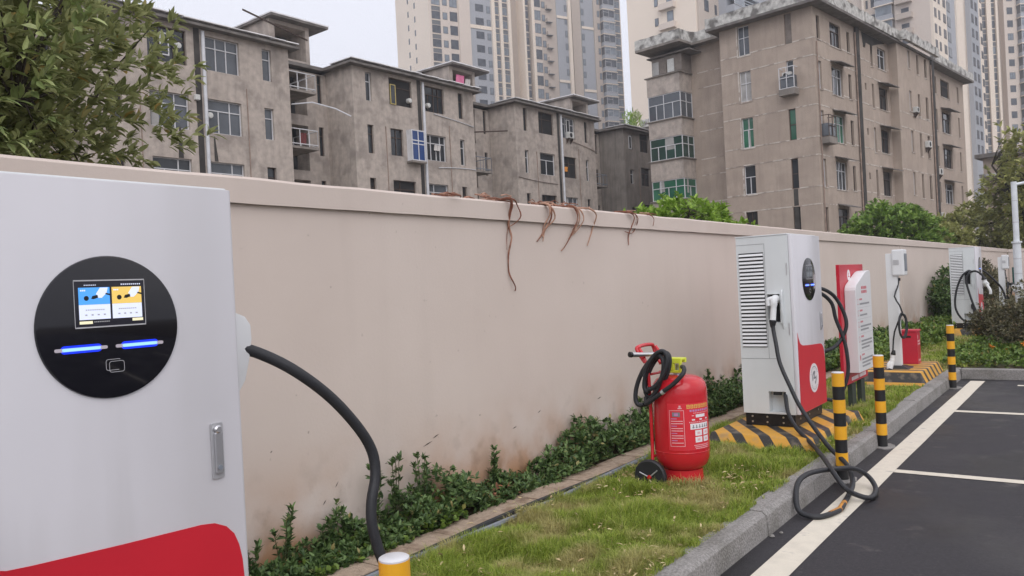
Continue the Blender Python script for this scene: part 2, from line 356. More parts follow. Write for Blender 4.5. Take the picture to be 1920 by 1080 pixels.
# ------------------------------------------------------------------ mesh helpers
class MB:
    def __init__(self, X=None):
        self.v = []; self.f = []; self.m = []; self.X = X
    def add(self, vs, fs, m=0):
        o = len(self.v)
        for p in vs:
            p = Vector(p)
            if self.X is not None: p = self.X @ p
            self.v.append(tuple(p))
        for f in fs:
            self.f.append(tuple(i + o for i in f)); self.m.append(m)
        return self
    def box(self, x0, y0, z0, x1, y1, z1, m=0):
        return self.add([(x0, y0, z0), (x1, y0, z0), (x1, y1, z0), (x0, y1, z0), (x0, y0, z1), (x1, y0, z1), (x1, y1, z1), (x0, y1, z1)],
                        [(0, 3, 2, 1), (4, 5, 6, 7), (0, 1, 5, 4), (1, 2, 6, 5), (2, 3, 7, 6), (3, 0, 4, 7)], m)
    def quad(self, a, b, c, d, m=0):
        return self.add([a, b, c, d], [(0, 1, 2, 3)], m)
    def frustum(self, b, t, z0, z1, m=0):      # b, t = (x0,y0,x1,y1)
        return self.add([(b[0], b[1], z0), (b[2], b[1], z0), (b[2], b[3], z0), (b[0], b[3], z0), (t[0], t[1], z1), (t[2], t[1], z1), (t[2], t[3], z1), (t[0], t[3], z1)],
                        [(0, 3, 2, 1), (4, 5, 6, 7), (0, 1, 5, 4), (1, 2, 6, 5), (2, 3, 7, 6), (3, 0, 4, 7)], m)
    def prism(self, poly, y0, y1, m=0):        # polygon in xz, extruded in y
        n = len(poly)
        vs = [(x, y0, z) for x, z in poly] + [(x, y1, z) for x, z in poly]
        fs = [tuple(range(n)), tuple(range(2 * n - 1, n - 1, -1))] + [(i, i + n, (i + 1) % n + n, (i + 1) % n) for i in range(n)]
        return self.add(vs, fs, m)
    def slabp(self, poly, z0, z1, m=0):        # polygon in xy, extruded in z
        n = len(poly)
        vs = [(x, y, z0) for x, y in poly] + [(x, y, z1) for x, y in poly]
        fs = [tuple(range(n - 1, -1, -1)), tuple(range(n, 2 * n))] + [(i, (i + 1) % n, (i + 1) % n + n, i + n) for i in range(n)]
        return self.add(vs, fs, m)
    def tube(self, pts, r, n=8, m=0, close=False):
        pts = [Vector(p) for p in pts]
        k = len(pts)
        rs = r if isinstance(r, (list, tuple)) else [r] * k
        up = None; vs = []
        for i, p in enumerate(pts):
            t = (pts[min(i + 1, k - 1)] - pts[max(i - 1, 0)])
            if t.length < 1e-9: t = Vector((0, 0, 1))
            t.normalize()
            if up is None:
                up = Vector((0, 0, 1)) if abs(t.z) < 0.9 else Vector((1, 0, 0))
            a = up - t * up.dot(t)
            if a.length < 1e-6: a = t.orthogonal()
            a.normalize(); up = a; b = t.cross(a)
            for j in range(n):
                q = 2 * math.pi * j / n
                vs.append(p + (a * math.cos(q) + b * math.sin(q)) * rs[i])
        fs = []
        for i in range(k - 1):
            for j in range(n):
                fs.append((i * n + j, i * n + (j + 1) % n, (i + 1) * n + (j + 1) % n, (i + 1) * n + j))
        fs.append(tuple(range(n - 1, -1, -1))); fs.append(tuple(range((k - 1) * n, k * n)))
        return self.add(vs, fs, m)
    def lathe(self, prof, n=24, m=0, at=(0, 0, 0), axis='Z'):
        vs = []; at = Vector(at)
        for r_, z in prof:
            for j in range(n):
                q = 2 * math.pi * j / n
                p = (r_ * math.cos(q), r_ * math.sin(q), z)
                if axis == 'Y': p = (p[0], p[2], p[1])
                if axis == 'X': p = (p[2], p[0], p[1])
                vs.append(at + Vector(p))
        k = len(prof)
        fs = [(i * n + j, i * n + (j + 1) % n, (i + 1) * n + (j + 1) % n, (i + 1) * n + j) for i in range(k - 1) for j in range(n)]
        fs.append(tuple(range(n - 1, -1, -1))); fs.append(tuple(range((k - 1) * n, k * n)))
        return self.add(vs, fs, m)
    def facade(self, W, z0, z1, ops, y=0.0, depth=0.22, m=0, x0=0.0, back=None):
        # wall rectangle in xz facing -y with real openings, reveals and (optionally) a back plane
        xs = sorted(set([x0, W] + [min(max(q, x0), W) for o in ops for q in o[:2]]))
        zs = sorted(set([z0, z1] + [min(max(q, z0), z1) for o in ops for q in o[2:4]]))
        for i in range(len(xs) - 1):
            for j in range(len(zs) - 1):
                cx, cz = (xs[i] + xs[i + 1]) / 2, (zs[j] + zs[j + 1]) / 2
                if any(o[0] < cx < o[1] and o[2] < cz < o[3] for o in ops): continue
                self.quad((xs[i], y, zs[j]), (xs[i + 1], y, zs[j]), (xs[i + 1], y, zs[j + 1]), (xs[i], y, zs[j + 1]), m)
        for o in ops:
            a, b, c, d = o[:4]
            Y = y + depth
            self.quad((a, y, c), (a, Y, c), (a, Y, d), (a, y, d), m)
            self.quad((b, y, c), (b, y, d), (b, Y, d), (b, Y, c), m)
            self.quad((a, y, c), (b, y, c), (b, Y, c), (a, Y, c), m)
            self.quad((a, y, d), (a, Y, d), (b, Y, d), (b, y, d), m)
            if back is not None:
                self.quad((a, Y, c), (b, Y, c), (b, Y, d), (a, Y, d), back)
        return self
    def build(self, name, mats, parent=None, loc=None, rot=None, smooth=False, bevel=0.0, norm=True):
        me = bpy.data.meshes.new(name)
        me.from_pydata(self.v, [], self.f)
        mats = mats if isinstance(mats, (list, tuple)) else [mats]
        for q in mats: me.materials.append(M[q] if isinstance(q, str) else q)
        me.polygons.foreach_set('material_index', self.m)
        if norm or bevel:
            bm = bmesh.new(); bm.from_mesh(me)
            if bevel:
                es = [e for e in bm.edges if len(e.link_faces) == 2 and e.calc_face_angle(0) > 0.5]
                bmesh.ops.bevel(bm, geom=es, offset=bevel, segments=2, affect='EDGES', profile=0.6)
            bmesh.ops.recalc_face_normals(bm, faces=bm.faces)
            bm.to_mesh(me); bm.free()
        if smooth:
            me.polygons.foreach_set('use_smooth', [True] * len(me.polygons))
            me.set_sharp_from_angle(angle=R(40))
        me.update()
        o = bpy.data.objects.new(name, me)
        col.objects.link(o)
        if parent: o.parent = parent
        if loc: o.location = loc
        if rot: o.rotation_euler = rot
        return o

def empty(name, loc=(0, 0, 0), rz=0.0):
    o = bpy.data.objects.new(name, None); col.objects.link(o)
    o.location = loc; o.rotation_euler = (0, 0, rz); o.empty_display_size = 0.2
    return o
def tag(o, label=None, cat=None, group=None, kind=None):
    if label: o['label'] = label
    if cat: o['category'] = cat
    if group: o['group'] = group
    if kind: o['kind'] = kind
    return o
def thing(name, label, cat, loc=(0, 0, 0), rz=0.0, group=None):
    return tag(empty(name, loc, rz), label, cat, group)
def copy_obj(src, parent, loc=None):
    c = src.copy(); col.objects.link(c); c.parent = parent
    if loc is not None: c.location = loc
    return c
def copy_tree(o, parent=None):
    c = o.copy(); col.objects.link(c); c.parent = parent
    for ch in list(o.children): copy_tree(ch, c)
    return c

def np_mesh(name, V, F, mat, parent=None, smooth=False):
    V = np.asarray(V, dtype=np.float32); F = np.asarray(F, dtype=np.int32)
    me = bpy.data.meshes.new(name)
    me.vertices.add(len(V)); me.vertices.foreach_set('co', V.ravel())
    k = F.shape[1]
    me.loops.add(F.size); me.loops.foreach_set('vertex_index', F.ravel())
    me.polygons.add(len(F)); me.polygons.foreach_set('loop_start', np.arange(0, F.size, k, dtype=np.int32))
    me.update(calc_edges=True)
    me.materials.append(M[mat] if isinstance(mat, str) else mat)
    if smooth: me.polygons.foreach_set('use_smooth', [True] * len(F))
    o = bpy.data.objects.new(name, me); col.objects.link(o)
    if parent: o.parent = parent
    return o

LEAF_V = np.array([[0, 0, 0], [.35, -.5, .05], [.35, .5, .05], [.72, -.38, -.02], [.72, .38, -.02], [1, 0, -.16], [.5, 0, -.03]], dtype=float)
LEAF_F = np.array([[0, 1, 6], [0, 6, 2], [1, 3, 6], [6, 4, 2], [3, 5, 6], [6, 5, 4]])
def leaves(P, D, Ln, Wd, tmpl=(LEAF_V, LEAF_F)):
    # instance a folded leaf at points P, pointing along D; returns V, F
    P = np.asarray(P, float); D = np.asarray(D, float)
    D = D / (np.linalg.norm(D, axis=1, keepdims=True) + 1e-9)
    up = np.tile([0, 0, 1.0], (len(P), 1)) + nrg.normal(0, 0.35, (len(P), 3))
    S = np.cross(up, D); S /= (np.linalg.norm(S, axis=1, keepdims=True) + 1e-9)
    U = np.cross(D, S)
    T, F = tmpl
    V = (P[:, None, :] + D[:, None, :] * (T[None, :, 0, None] * Ln[:, None, None]) + S[:, None, :] * (T[None, :, 1, None] * Wd[:, None, None])
         + U[:, None, :] * (T[None, :, 2, None] * Ln[:, None, None]))
    FF = F[None] + (np.arange(len(P)) * len(T))[:, None, None]
    return V.reshape(-1, 3), FF.reshape(-1, F.shape[1])

def rosettes(C, axis, n, ln, wd, spread=0.9, jl=0.25):
    # n leaves round each tip C with axis direction
    C = np.asarray(C, float); A = np.asarray(axis, float)
    A = A / (np.linalg.norm(A, axis=1, keepdims=True) + 1e-9)
    P = np.repeat(C, n, axis=0); A = np.repeat(A, n, axis=0)
    rr = nrg.normal(0, 1, P.shape); rr -= A * np.sum(rr * A, axis=1, keepdims=True)
    rr /= np.linalg.norm(rr, axis=1, keepdims=True)
    s = spread * (0.6 + 0.8 * nrg.rand(len(P), 1))
    D = A + rr * s
    P = P - A * (nrg.rand(len(P), 1) * ln * 0.7)
    Ln = ln * (1 - jl + 2 * jl * nrg.rand(len(P))); Wd = wd * (1 - jl + 2 * jl * nrg.rand(len(P)))
    return P, D, Ln, Wd

def vnoise(p, s): return noise.noise(Vector(p) * s)

# ------------------------------------------------------------------ the ground
g = MB().quad((-700, -250, -0.06), (700, -250, -0.06), (700, 900, -0.06), (-700, 900, -0.06)).build('ground', 'ground')
tag(g, 'bare ground stretching away under the buildings', kind='structure')
lot = MB().quad((-1.80, -12, 0), (40, -12, 0), (40, 13.28, 0), (-1.80, 13.28, 0)).build('parking_lot', 'asphalt')
tag(lot, 'damp dark asphalt of the parking lot', kind='structure')
soil = MB().box(-3.80, -12, -0.05, -1.97, 13.45, 0.115)
soil.box(-3.80, 13.45, -0.05, 40, 60, 0.115)
tag(soil.build('verge_soil', 'soil'), 'soil of the planted verge along the wall', kind='structure')

def line(x0, y0, x1, y1, label):
    # painted line with slightly ragged edges
    mb = MB(); n = max(2, int(max(abs(x1 - x0), abs(y1 - y0)) / 0.12))
    alongy = abs(y1 - y0) > abs(x1 - x0)
    for i in range(n):
        a, b = i / n, (i + 1) / n
        if alongy:
            f = lambda t, x: x + 0.004 * vnoise((x, t * 9, 1.0), 3)
            ya, yb = y0 + (y1 - y0) * a, y0 + (y1 - y0) * b
            mb.quad((f(a, x0), ya, 0.004), (f(a, x1), ya, 0.004), (f(b, x1), yb, 0.004), (f(b, x0), yb, 0.004))
        else:
            f = lambda t, y: y + 0.004 * vnoise((y, t * 9, 1.0), 3)
            xa, xb = x0 + (x1 - x0) * a, x0 + (x1 - x0) * b
            mb.quad((xa, f(a, y0), 0.004), (xb, f(b, y0), 0.004), (xb, f(b, y1), 0.004), (xa, f(a, y1), 0.004))
    return tag(mb.build('parking_line', 'roadpaint', norm=False), label, kind='structure')
line(-1.65, -10, -1.47, 13.05, 'wide white line running parallel to the kerb')
line(-1.47, 0.71, 4.5, 0.81, 'white bay line nearest the camera')
line(-1.47, 3.86, 4.5, 3.96, 'white bay line beside the near charger')
line(-1.47, 7.02, 4.5, 7.13, 'white bay line across from the middle charger')
line(-1.47, 10.22, 4.5, 10.34, 'white bay line in front of the third bollard')
line(-1.05, 12.62, 4.5, 12.73, 'last white line in front of the end kerb')

# kerb stones, each a part
kerb = tag(empty('kerb'), 'grey granite kerb between the verge and the parking lot', kind='structure')
def kstone(x0, y0, x1, y1, dz=0.0):
    mb = MB().box(x0, y0, -0.05, x1, y1, 0.15 + dz)
    return mb
y = -3.0; i = 0
while y < 13.25:
    L_ = min(1.0, 13.28 - y)
    mb = MB(); dx = rnd.uniform(-.006, .006); dz = rnd.uniform(-.004, .004)
    mb.add([(-1.965, y + .004, -.05), (-1.965, y + .004, .15 + dz), (-1.835 + dx, y + .004, .15 + dz), (-1.805 + dx, y + .004, .128), (-1.79 + dx, y + .004, -.05),
            (-1.965, y + L_ - .004, -.05), (-1.965, y + L_ - .004, .15 + dz), (-1.835 + dx, y + L_ - .004, .15 + dz), (-1.805 + dx, y + L_ - .004, .128), (-1.79 + dx, y + L_ - .004, -.05)],
           [(0, 1, 2, 3, 4), (9, 8, 7, 6, 5), (0, 5, 6, 1), (1, 6, 7, 2), (2, 7, 8, 3), (3, 8, 9, 4), (4, 9, 5, 0)])
    mb.build('kerb_stone', 'kerb', kerb, bevel=0.006)
    y += L_
x = -1.80
while x < 6:
    MB().box(x + .004, 13.282, -.05, x + .996, 13.43, .15 + rnd.uniform(-.004, .004)).build('kerb_stone', 'kerb', kerb, bevel=0.012)
    x += 1.0
MB().box(-1.962, 13.286, -.05, -1.804, 13.43, .149).build('kerb_stone', 'kerb', kerb, bevel=0.012)

# slab strip at the foot of the planting, each slab a part
path = tag(empty('slab_path'), 'narrow strip of tan concrete slabs between shrubs and grass', kind='structure')
y = 0.6
while y < 13.3:
    L_ = rnd.choice([0.62, 0.75, 0.9, 0.8])
    dz = rnd.uniform(-.006, .008); q = rnd.uniform(-.008, .008)
    mb = MB()
    mb.add([(-3.47 + q, y + .006, .10), (-3.265 + q, y + .006, .10), (-3.265, y + L_ - .006, .10), (-3.47, y + L_ - .006, .10),
            (-3.47 + q, y + .006, .158 + dz), (-3.265 + q, y + .006, .158 + dz), (-3.265, y + L_ - .006, .158 - dz), (-3.47, y + L_ - .006, .158 - dz)],
           [(0, 3, 2, 1), (4, 5, 6, 7), (0, 1, 5, 4), (1, 2, 6, 5), (2, 3, 7, 6), (3, 0, 4, 7)])
    mb.build('slab', 'slab', path, bevel=0.006)
    y += L_
cd = thing('cable_conduit', 'black and grey conduit pipes lying beside the slab strip', 'conduit', (-3.2, 1, .15))
pts = lambda dx, dz, a, b: [(-3.2 + dx + 0.012 * math.sin(t * 1.7 + dx * 90), t, .150 + dz + .006 * math.sin(t * 2.3 + dx * 40)) for t in np.linspace(a, b, 30)]
MB().tube([(x + 3.2, y - 1, z - .15) for x, y, z in pts(-.035, .005, .8, 6.4)], .021, 8).build('black_pipe', 'pipeb', cd, smooth=True)
MB().tube([(x + 3.2, y - 1, z - .15) for x, y, z in pts(.012, .008, .8, 6.5)], .019, 8).build('grey_pipe', 'pipeg', cd, smooth=True)
MB().tube([(x + 3.2, y - 1, z - .15) for x, y, z in pts(.052, -.012, .8, 6.5)], .015, 8).build('black_pipe', 'pipeb', cd, smooth=True)

# ------------------------------------------------------------------ boundary wall
bw = thing('boundary_wall', 'long beige plastered wall with a coping band running behind the chargers', 'wall')
mb = MB()
ys = np.arange(-6, 44.01, 0.25)
def wtop(y): return 2.335 + 0.006 * vnoise((0, y, 0), 2.1) + 0.004 * vnoise((3, y, 0), 6.0)
n = len(ys)
vs = []; fs = []
for i, yy in enumerate(ys):
    vs += [(-3.80, yy, -.05), (-3.80, yy, 2.19), (-4.03, yy, 2.19), (-4.03, yy, -.05)]
for i in range(n - 1):
    a = i * 4; b = a + 4
    fs += [(a, b, b + 1, a + 1), (a + 1, b + 1, b + 2, a + 2), (a + 2, b + 2, b + 3, a + 3)]
fs += [(0, 1, 2, 3), ((n - 1) * 4 + 3, (n - 1) * 4 + 2, (n - 1) * 4 + 1, (n - 1) * 4)]
mb.add(vs, fs); mb.build('wall_panel', 'wallpaint', bw)
mb = MB(); vs = []; fs = []
for i, yy in enumerate(ys):
    t = wtop(yy); lo = 2.188 + 0.004 * vnoise((7, yy, 0), 3.0)
    vs += [(-3.795, yy, lo + .006), (-3.772, yy, lo), (-3.770, yy, t - .015), (-3.782, yy, t), (-4.05, yy, t), (-4.06, yy, lo)]
for i in range(n - 1):
    a = i * 6; b = a + 6
    for k in range(6):
        fs.append((a + k, b + k, b + (k + 1) % 6, a + (k + 1) % 6))
fs += [tuple(range(6)), tuple((n - 1) * 6 + k for k in range(5, -1, -1))]
mb.add(vs, fs); mb.build('coping', 'wallpaint', bw)
mb = MB()
for yy in (11.85, 19.9, 28.0):
    mb.box(-3.8, yy, .1, -3.785, yy + .02, 2.186)
mb.build('expansion_joint', 'wallpaint', bw)
# far return wall closing the lot
fw = thing('return_wall', 'short far stretch of beige wall beyond the last charger', 'wall', (-3.8, 44.3, 0))
MB().box(0.02, 0, -.05, 9.0, .22, 2.19).build('wall_panel', 'wallpaint', fw)
MB().box(0.0, -.03, 2.193, 9.03, .25, 2.33).build('coping', 'wallpaint', fw)

# ------------------------------------------------------------------ windows for the old buildings
def window(parent, X, u0, u1, z0, z1, y, style='W', n=2, tr=0.68):
    """frame mesh with a pane child; X maps the facade frame (x along, -y outward) to the parent's frame"""
    fm = {'W': 'framew', 'B': 'framebr', 'G': 'framew', 'GD': 'framew', 'D': 'framebr', 'BL': 'framew', 'C': 'framew', 'M': 'framew', 'GB': 'framebr'}[style]
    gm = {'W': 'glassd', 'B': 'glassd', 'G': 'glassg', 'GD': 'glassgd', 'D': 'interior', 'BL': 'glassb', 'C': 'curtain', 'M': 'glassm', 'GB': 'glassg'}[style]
    t = 0.045
    mb = MB(X)
    y0, y1 = y, y + 0.05
    mb.box(u0, y0, z0, u0 + t, y1, z1); mb.box(u1 - t, y0, z0, u1, y1, z1)
    mb.box(u0 + t, y0, z0, u1 - t, y1, z0 + t); mb.box(u0 + t, y0, z1 - t, u1 - t, y1, z1)
    zt = z0 + (z1 - z0) * tr
    if tr < 1: mb.box(u0 + t, y0 - .004, zt - t / 2, u1 - t, y1 - .004, zt + t / 2)
    w = (u1 - u0)
    for k in range(1, n):
        uc = u0 + w * k / n + rnd.uniform(-.05, .05) * (w > 1)
        if style == 'D' and k % 2 == 0: continue
        mb.box(uc - t / 2, y0 - .002, z0 + t, uc + t / 2, y1 - .002, (zt - t / 2) if (tr < 1 and rnd.random() < .4) else z1 - t)
    f = mb.build('window', fm, parent)
    mp = MB(X)
    mp.quad((u0 + t, y1 - .01, z0 + t), (u1 - t, y1 - .01, z0 + t), (u1 - t, y1 - .01, z1 - t), (u0 + t, y1 - .01, z1 - t))
    p = mp.build('pane', gm, f, norm=False)
    if style in ('W', 'B', 'M', 'G', 'GD') and rnd.random() < .42 and (u1 - u0) > .7:
        a_ = u0 + t + rnd.random() * (u1 - u0) * .55; b_ = min(u1 - t, a_ + (u1 - u0) * rnd.uniform(.16, .34)); zb = z0 + t + (z1 - z0) * rnd.choice([0, 0, .25, .4])
        mc = MB(X); mc.quad((a_, y1 - .013, zb), (b_, y1 - .013, zb), (b_ - .05, y1 - .013, z1 - t), (a_ + .02, y1 - .013, z1 - t)); mc.build('curtain', 'curtain' if rnd.random() < .6 else 'glassm', f, norm=False)
    return f

ID = Matrix.Identity(4)
def sill(parent, X, u0, u1, z, m='bandpale', name='sill', d=0.05, h=0.07):
    return MB(X).box(u0 - .08, -d, z - h, u1 + .08, -0.002, z - .003).build(name, m, parent)

ROWO = Vector((-33.2, 18.0, 0)); RB = R(2.5)
rdir = Vector((math.sin(RB), math.cos(RB), 0))
ZG = -0.05

def block(name, label, u0, W, eave=14.3, depth=9.0, lay=None, recess=4.15, mat='concrete', tower=True, balconies=False, first=False):
    """one projecting stair unit of the old row with its set back link on the right"""
    base = ROWO + rdir * u0
    b = thing(name, label, 'apartment building', (base.x, base.y, 0), R(90) - RB, 'old four storey blocks in a row behind the wall')
    ops = []
    for (a, c, z0, z1, st, n) in lay: ops.append((a, c, z0, z1))
    mb = MB()
    mb.facade(W, ZG, eave, ops, 0, .24, 0, back=1)
    # sides, back, and the recessed link
    mb.quad((0, 0, ZG), (0, 0, eave), (0, depth, eave), (0, depth, ZG), 0)
    mb.quad((W, 0, ZG), (W, 2.3, ZG), (W, 2.3, eave), (W, 0, eave), 0)
    mb.quad((0, depth, ZG), (0, depth, eave), (W, depth, eave), (W, depth, ZG), 0)
    b_ops = []
    if recess:
        for zt in (14.1, 11.2, 8.2, 5.2):
            b_ops.append((W + recess - .62, W + recess - .30, zt - 1.62, zt))
        for zt in (14.15, 11.1, 8.1, 5.1):
            b_ops.append((W + .12, W + 2.75, zt - 2.42, zt + (.05 if zt < 14 else -.1)))
        mb.facade(W + recess, ZG, eave - .15, b_ops, 2.3, 1.1, 0, x0=W, back=1)
        mb.quad((W, depth, ZG), (W + recess, depth, ZG), (W + recess, depth, eave - .15), (W, depth, eave - .15), 0)
        mb.quad((W + recess, 2.3, ZG), (W + recess, depth, ZG), (W + recess, depth, eave - .15), (W + recess, 2.3, eave - .15), 0)
    mb.build('wall', [mat, 'interior'], b)
    # eave slab, thin dark layered edge and a pale sheet of roof above
    e = MB(); ov = .42
    e.slabp([(-ov, -ov), (W + ov, -ov), (W + ov, 2.0), (W + recess, 2.0), (W + recess, depth + .3), (-ov, depth + .3)], eave, eave + .11, 0)
    e.slabp([(-ov + .12, -ov + .12), (W + ov - .12, -ov + .12), (W + ov - .12, 2.1), (W + recess, 2.1), (W + recess, depth + .2), (-ov + .12, depth + .2)], eave + .113, eave + .22, 1)
    rf = e.build('roof', ['eave', 'eave'], b)
    e = MB()
    k = 14
    for i in range(k):
        a, c = -ov + .04 + (W + 2 * ov - .08) * i / k, -ov + .04 + (W + 2 * ov - .08) * (i + .97) / k
        dz = rnd.uniform(0, .04)
        e.box(a, -ov - .05, eave + .223 + dz, c, 1.4, eave + .27 + dz)
    e.build('roof_sheet', 'roofpale', rf)
    # stair head room rising over the set back link
    if tower and recess:
        t = MB(); x0, x1 = W + .85, W + 3.45
        z0 = eave - .2; z1 = 16.82; yh = 2.75
        t.facade(x1, z0, z1, [(x0 + .35, x1 - .25, z0 + .75, z1 - .2)], yh, 1.8, 0, x0=x0, back=1)
        t.quad((x0, yh, z0), (x0, 8.5, z0), (x0, 8.5, z1), (x0, yh, z1)); t.quad((x1, yh, z0), (x1, yh, z1), (x1, 8.5, z1), (x1, 8.5, z0))
        t.quad((x0, 8.5, z0), (x1, 8.5, z0), (x1, 8.5, z1), (x0, 8.5, z1))
        hd = t.build('stair_head', [mat, 'interior'], b)
        r2 = MB()
        r2.slabp([(x0 - .2, yh - .55), (x1 + .95, yh - .55), (x1 + .95, 9.2), (x0 - .2, 9.2)], z1, z1 + .12, 0)
        r2.slabp([(x0 - .22, yh - .57), (x1 + .97, yh - .57), (x1 + .97, 9.2), (x0 - .22, 9.2)], z1 + .123, z1 + .19, 1)
        r2.build('stair_head_roof', ['eave', 'roofpale'], hd)
    # windows
    for (a, c, z0, z1, st, n) in lay:
        if st: window(b, ID, a, c, z0, z1, .13, st, n)
    for (a, c, z0, z1) in b_ops[:4]: window(b, ID, a, c, z0, z1, 2.4, 'B', 1, .7)
    # downpipe and its dark damp run
    pp = MB(); px = 5.3
    pp.tube([(px, -.09, ZG), (px, -.09, eave - .1)], .085, 10)
    pp.build('downpipe', 'pipew', b, smooth=True)
    MB().box(px - .42, -.006, ZG, px - .13, -.003, eave).build('damp_run', 'sootpipe', b)
    # small cable / pipe runs
    q = MB()
    for k in range(2):
        xq = 2.25 + 5.25 * k
        q = MB().tube([(xq, -.03, 5), (xq + .02, -.03, 8.9 + k), (xq, -.03, 11.2 + k * .7)], .025, 5)
        q.build('wall_pipe', 'piper', b)
    return b, b_ops

Nn = lambda z, st='W': (0.92, 1.36, z - 1.62, z, st, 1)
NR = lambda z, st='W': (8.45, 8.90, z - 1.66, z, st, 1)
W1, W2 = (2.66, 4.45), (5.52, 7.18)
def row_of(z, sl, sb1, sb2, sr, n1=3, n2=3, b1=W1, b2=W2):
    h = 1.56
    o = []
    if sl is not None: o.append((0.92, 1.36, z - 1.60, z, sl, 1))
    o.append((b1[0], b1[1], z - h, z, sb1, n1)); o.append((b2[0], b2[1], z - h, z, sb2, n2))
    if sr is not None: o.append((8.45, 8.90, z - 1.62, z, sr, 1))
    return o
lowrows = row_of(5.2, 'B', 'W', 'W', 'B') + row_of(2.3, 'B', 'D', 'D', 'B')

# block 1 (left): its own layout, origin at u=-1.95
L1 = []
for z, s in ((14.05, ('B', 'B', 'M', 'M')), (11.14, ('B', 'M', 'M', 'M')), (8.22, ('B', 'W', 'M', 'B')), (5.2, ('B', 'W', 'W', 'B'))):
    L1 += [(1.0, 1.5, z - 1.6, z, s[0], 1), (2.70, 4.52, z - 1.58, z, s[1], 3), (5.42, 7.20, z - 1.58, z, s[2], 3), (8.46, 8.98, z - 1.56, z, s[3], 1)]
B1, ops1 = block('apartment_block', 'leftmost grey concrete block with white framed windows behind the leafy tree', -1.95, 10.0, lay=L1, recess=4.1)
# block 0 beyond it, mostly behind the tree
L0 = []
for z in (14.05, 11.14, 8.22): L0 += row_of(z, 'B', 'D', 'M', 'W')
B0, ops0 = block('apartment_block', 'grey concrete block hidden behind the tree at the left edge', -16.05, 9.9, lay=L0, recess=4.15)
L2 = (row_of(14.1, 'W', 'D', 'B', 'B', 3, 4) + row_of(11.17, 'B', 'B', 'W', 'W', 2, 4, b1=(2.62, 3.6)) + row_of(8.2, 'D', 'D', 'M', 'D') + lowrows)
B2, ops2 = block('apartment_block', 'grey concrete block with a blue framed window cage and pink laundry on its roof', 12.15, 9.85, lay=L2, recess=4.2)
L3 = (row_of(14.13, 'B', 'D', 'M', 'B', 3, 3) + row_of(11.2, 'W', 'W', 'D', 'W', 2, 2) + row_of(8.2, 'B', 'D', 'M', 'B') + lowrows)
B3, ops3 = block('apartment_block', 'grey concrete block with a dark open stair room above the dead vines', 26.25, 9.85, lay=L3, recess=4.2)
L4 = []
for z, s in ((14.2, ('W', 'D')), (11.33, ('W', 'B')), (8.2, ('D', 'B')), (5.2, ('B', 'B'))):
    L4 += [(0.85, 1.45, z - 1.5, z - .3, s[0], 1), (2.65, 4.1, z - 1.55, z, s[1], 2), (8.45, 8.9, z - 1.6, z, 'B', 1)]
B4, ops4 = block('apartment_block', 'dark stained block wedged between the row and the big brown building', 40.4, 9.85, lay=L4, recess=0, mat='concdark', tower=False)

# balconies in the link between block 1 and 2
for blk, W_, zs in ((B1, 10.0, (12.42, 9.5, 6.6)), (B2, 9.85, (9.4,)), (B3, 9.85, (9.4,)), (B0, 9.9, (12.4, 9.5))):
    for z in zs:
        s = MB().box(W_ + .01, .1, z - .12, W_ + 1.75, 2.29, z).build('balcony_slab', 'concdark', blk)
        r_ = MB(); h = .88
        for (a, c) in (((W_ + .04, .14), (W_ + 1.7, .14)), ((W_ + 1.7, .14), (W_ + 1.7, 2.25))):
            for zz in (z + h, z + .12):
                r_.tube([(a[0], a[1], zz), (c[0], c[1], zz)], .03, 5)
            for k in range(4):
                t = k / 3; r_.tube([(a[0] + (c[0] - a[0]) * t, a[1] + (c[1] - a[1]) * t, z), (a[0] + (c[0] - a[0]) * t, a[1] + (c[1] - a[1]) * t, z + h)], .025, 4)
        r_.build('balcony_railing', 'framew' if blk is B1 else 'pipeg', s)

# separate odds and ends on the blocks
def cloth(parent_tf, x, y, z, w, h, mat, label, name='hanging_cloth'):
    mb = MB(); n = 7; vs = []
    for j in range(4):
        for i in range(n):
            vs.append((x + w * i / (n - 1), y + .05 * math.sin(i * 1.9 + j * .6), z - h * j / 3))
    fs = [(j * n + i, j * n + i + 1, (j + 1) * n + i + 1, (j + 1) * n + i) for j in range(3) for i in range(n - 1)]
    vs2 = vs + [(a, b + .02, c) for a, b, c in vs]; N0 = len(vs)
    fs2 = fs + [tuple(q + N0 for q in f[::-1]) for f in fs]
    mb.add(vs2, fs2)
    o = mb.build(name, mat, smooth=True, norm=False)
    o.matrix_world = parent_tf
    return tag(o, label, 'laundry')
def tf(b): return Matrix.Translation(b.location) @ Matrix.Rotation(b.rotation_euler.z, 4, 'Z')
cloth(tf(B2), 11.35, 2.7, 16.35, .75, .80, 'laundry_pink', 'pink cloth hanging in the roof room of the second block')
cloth(tf(B2), 12.25, 2.68, 16.2, .45, .6, 'laundry_pale', 'pale cloth beside the pink one in the roof room')
cloth(tf(B1), 10.75, .35, 10.25, .38, .6, 'laundry_red', 'dark red cloth on the middle balcony beside the left block')
cloth(tf(B1), 10.6, .35, 7.4, .4, .5, 'laundry_red', 'red cloth on the lowest balcony beside the left block')
cloth(tf(B3), 5.75, .08, 10.45, .3, .35, 'orange', 'small orange cloth in a dark window of the third block')
cloth(tf(B2), 6.2, .05, 10.6, .5, .35, 'laundry_pale', 'white cloths hanging in the window of the second block')

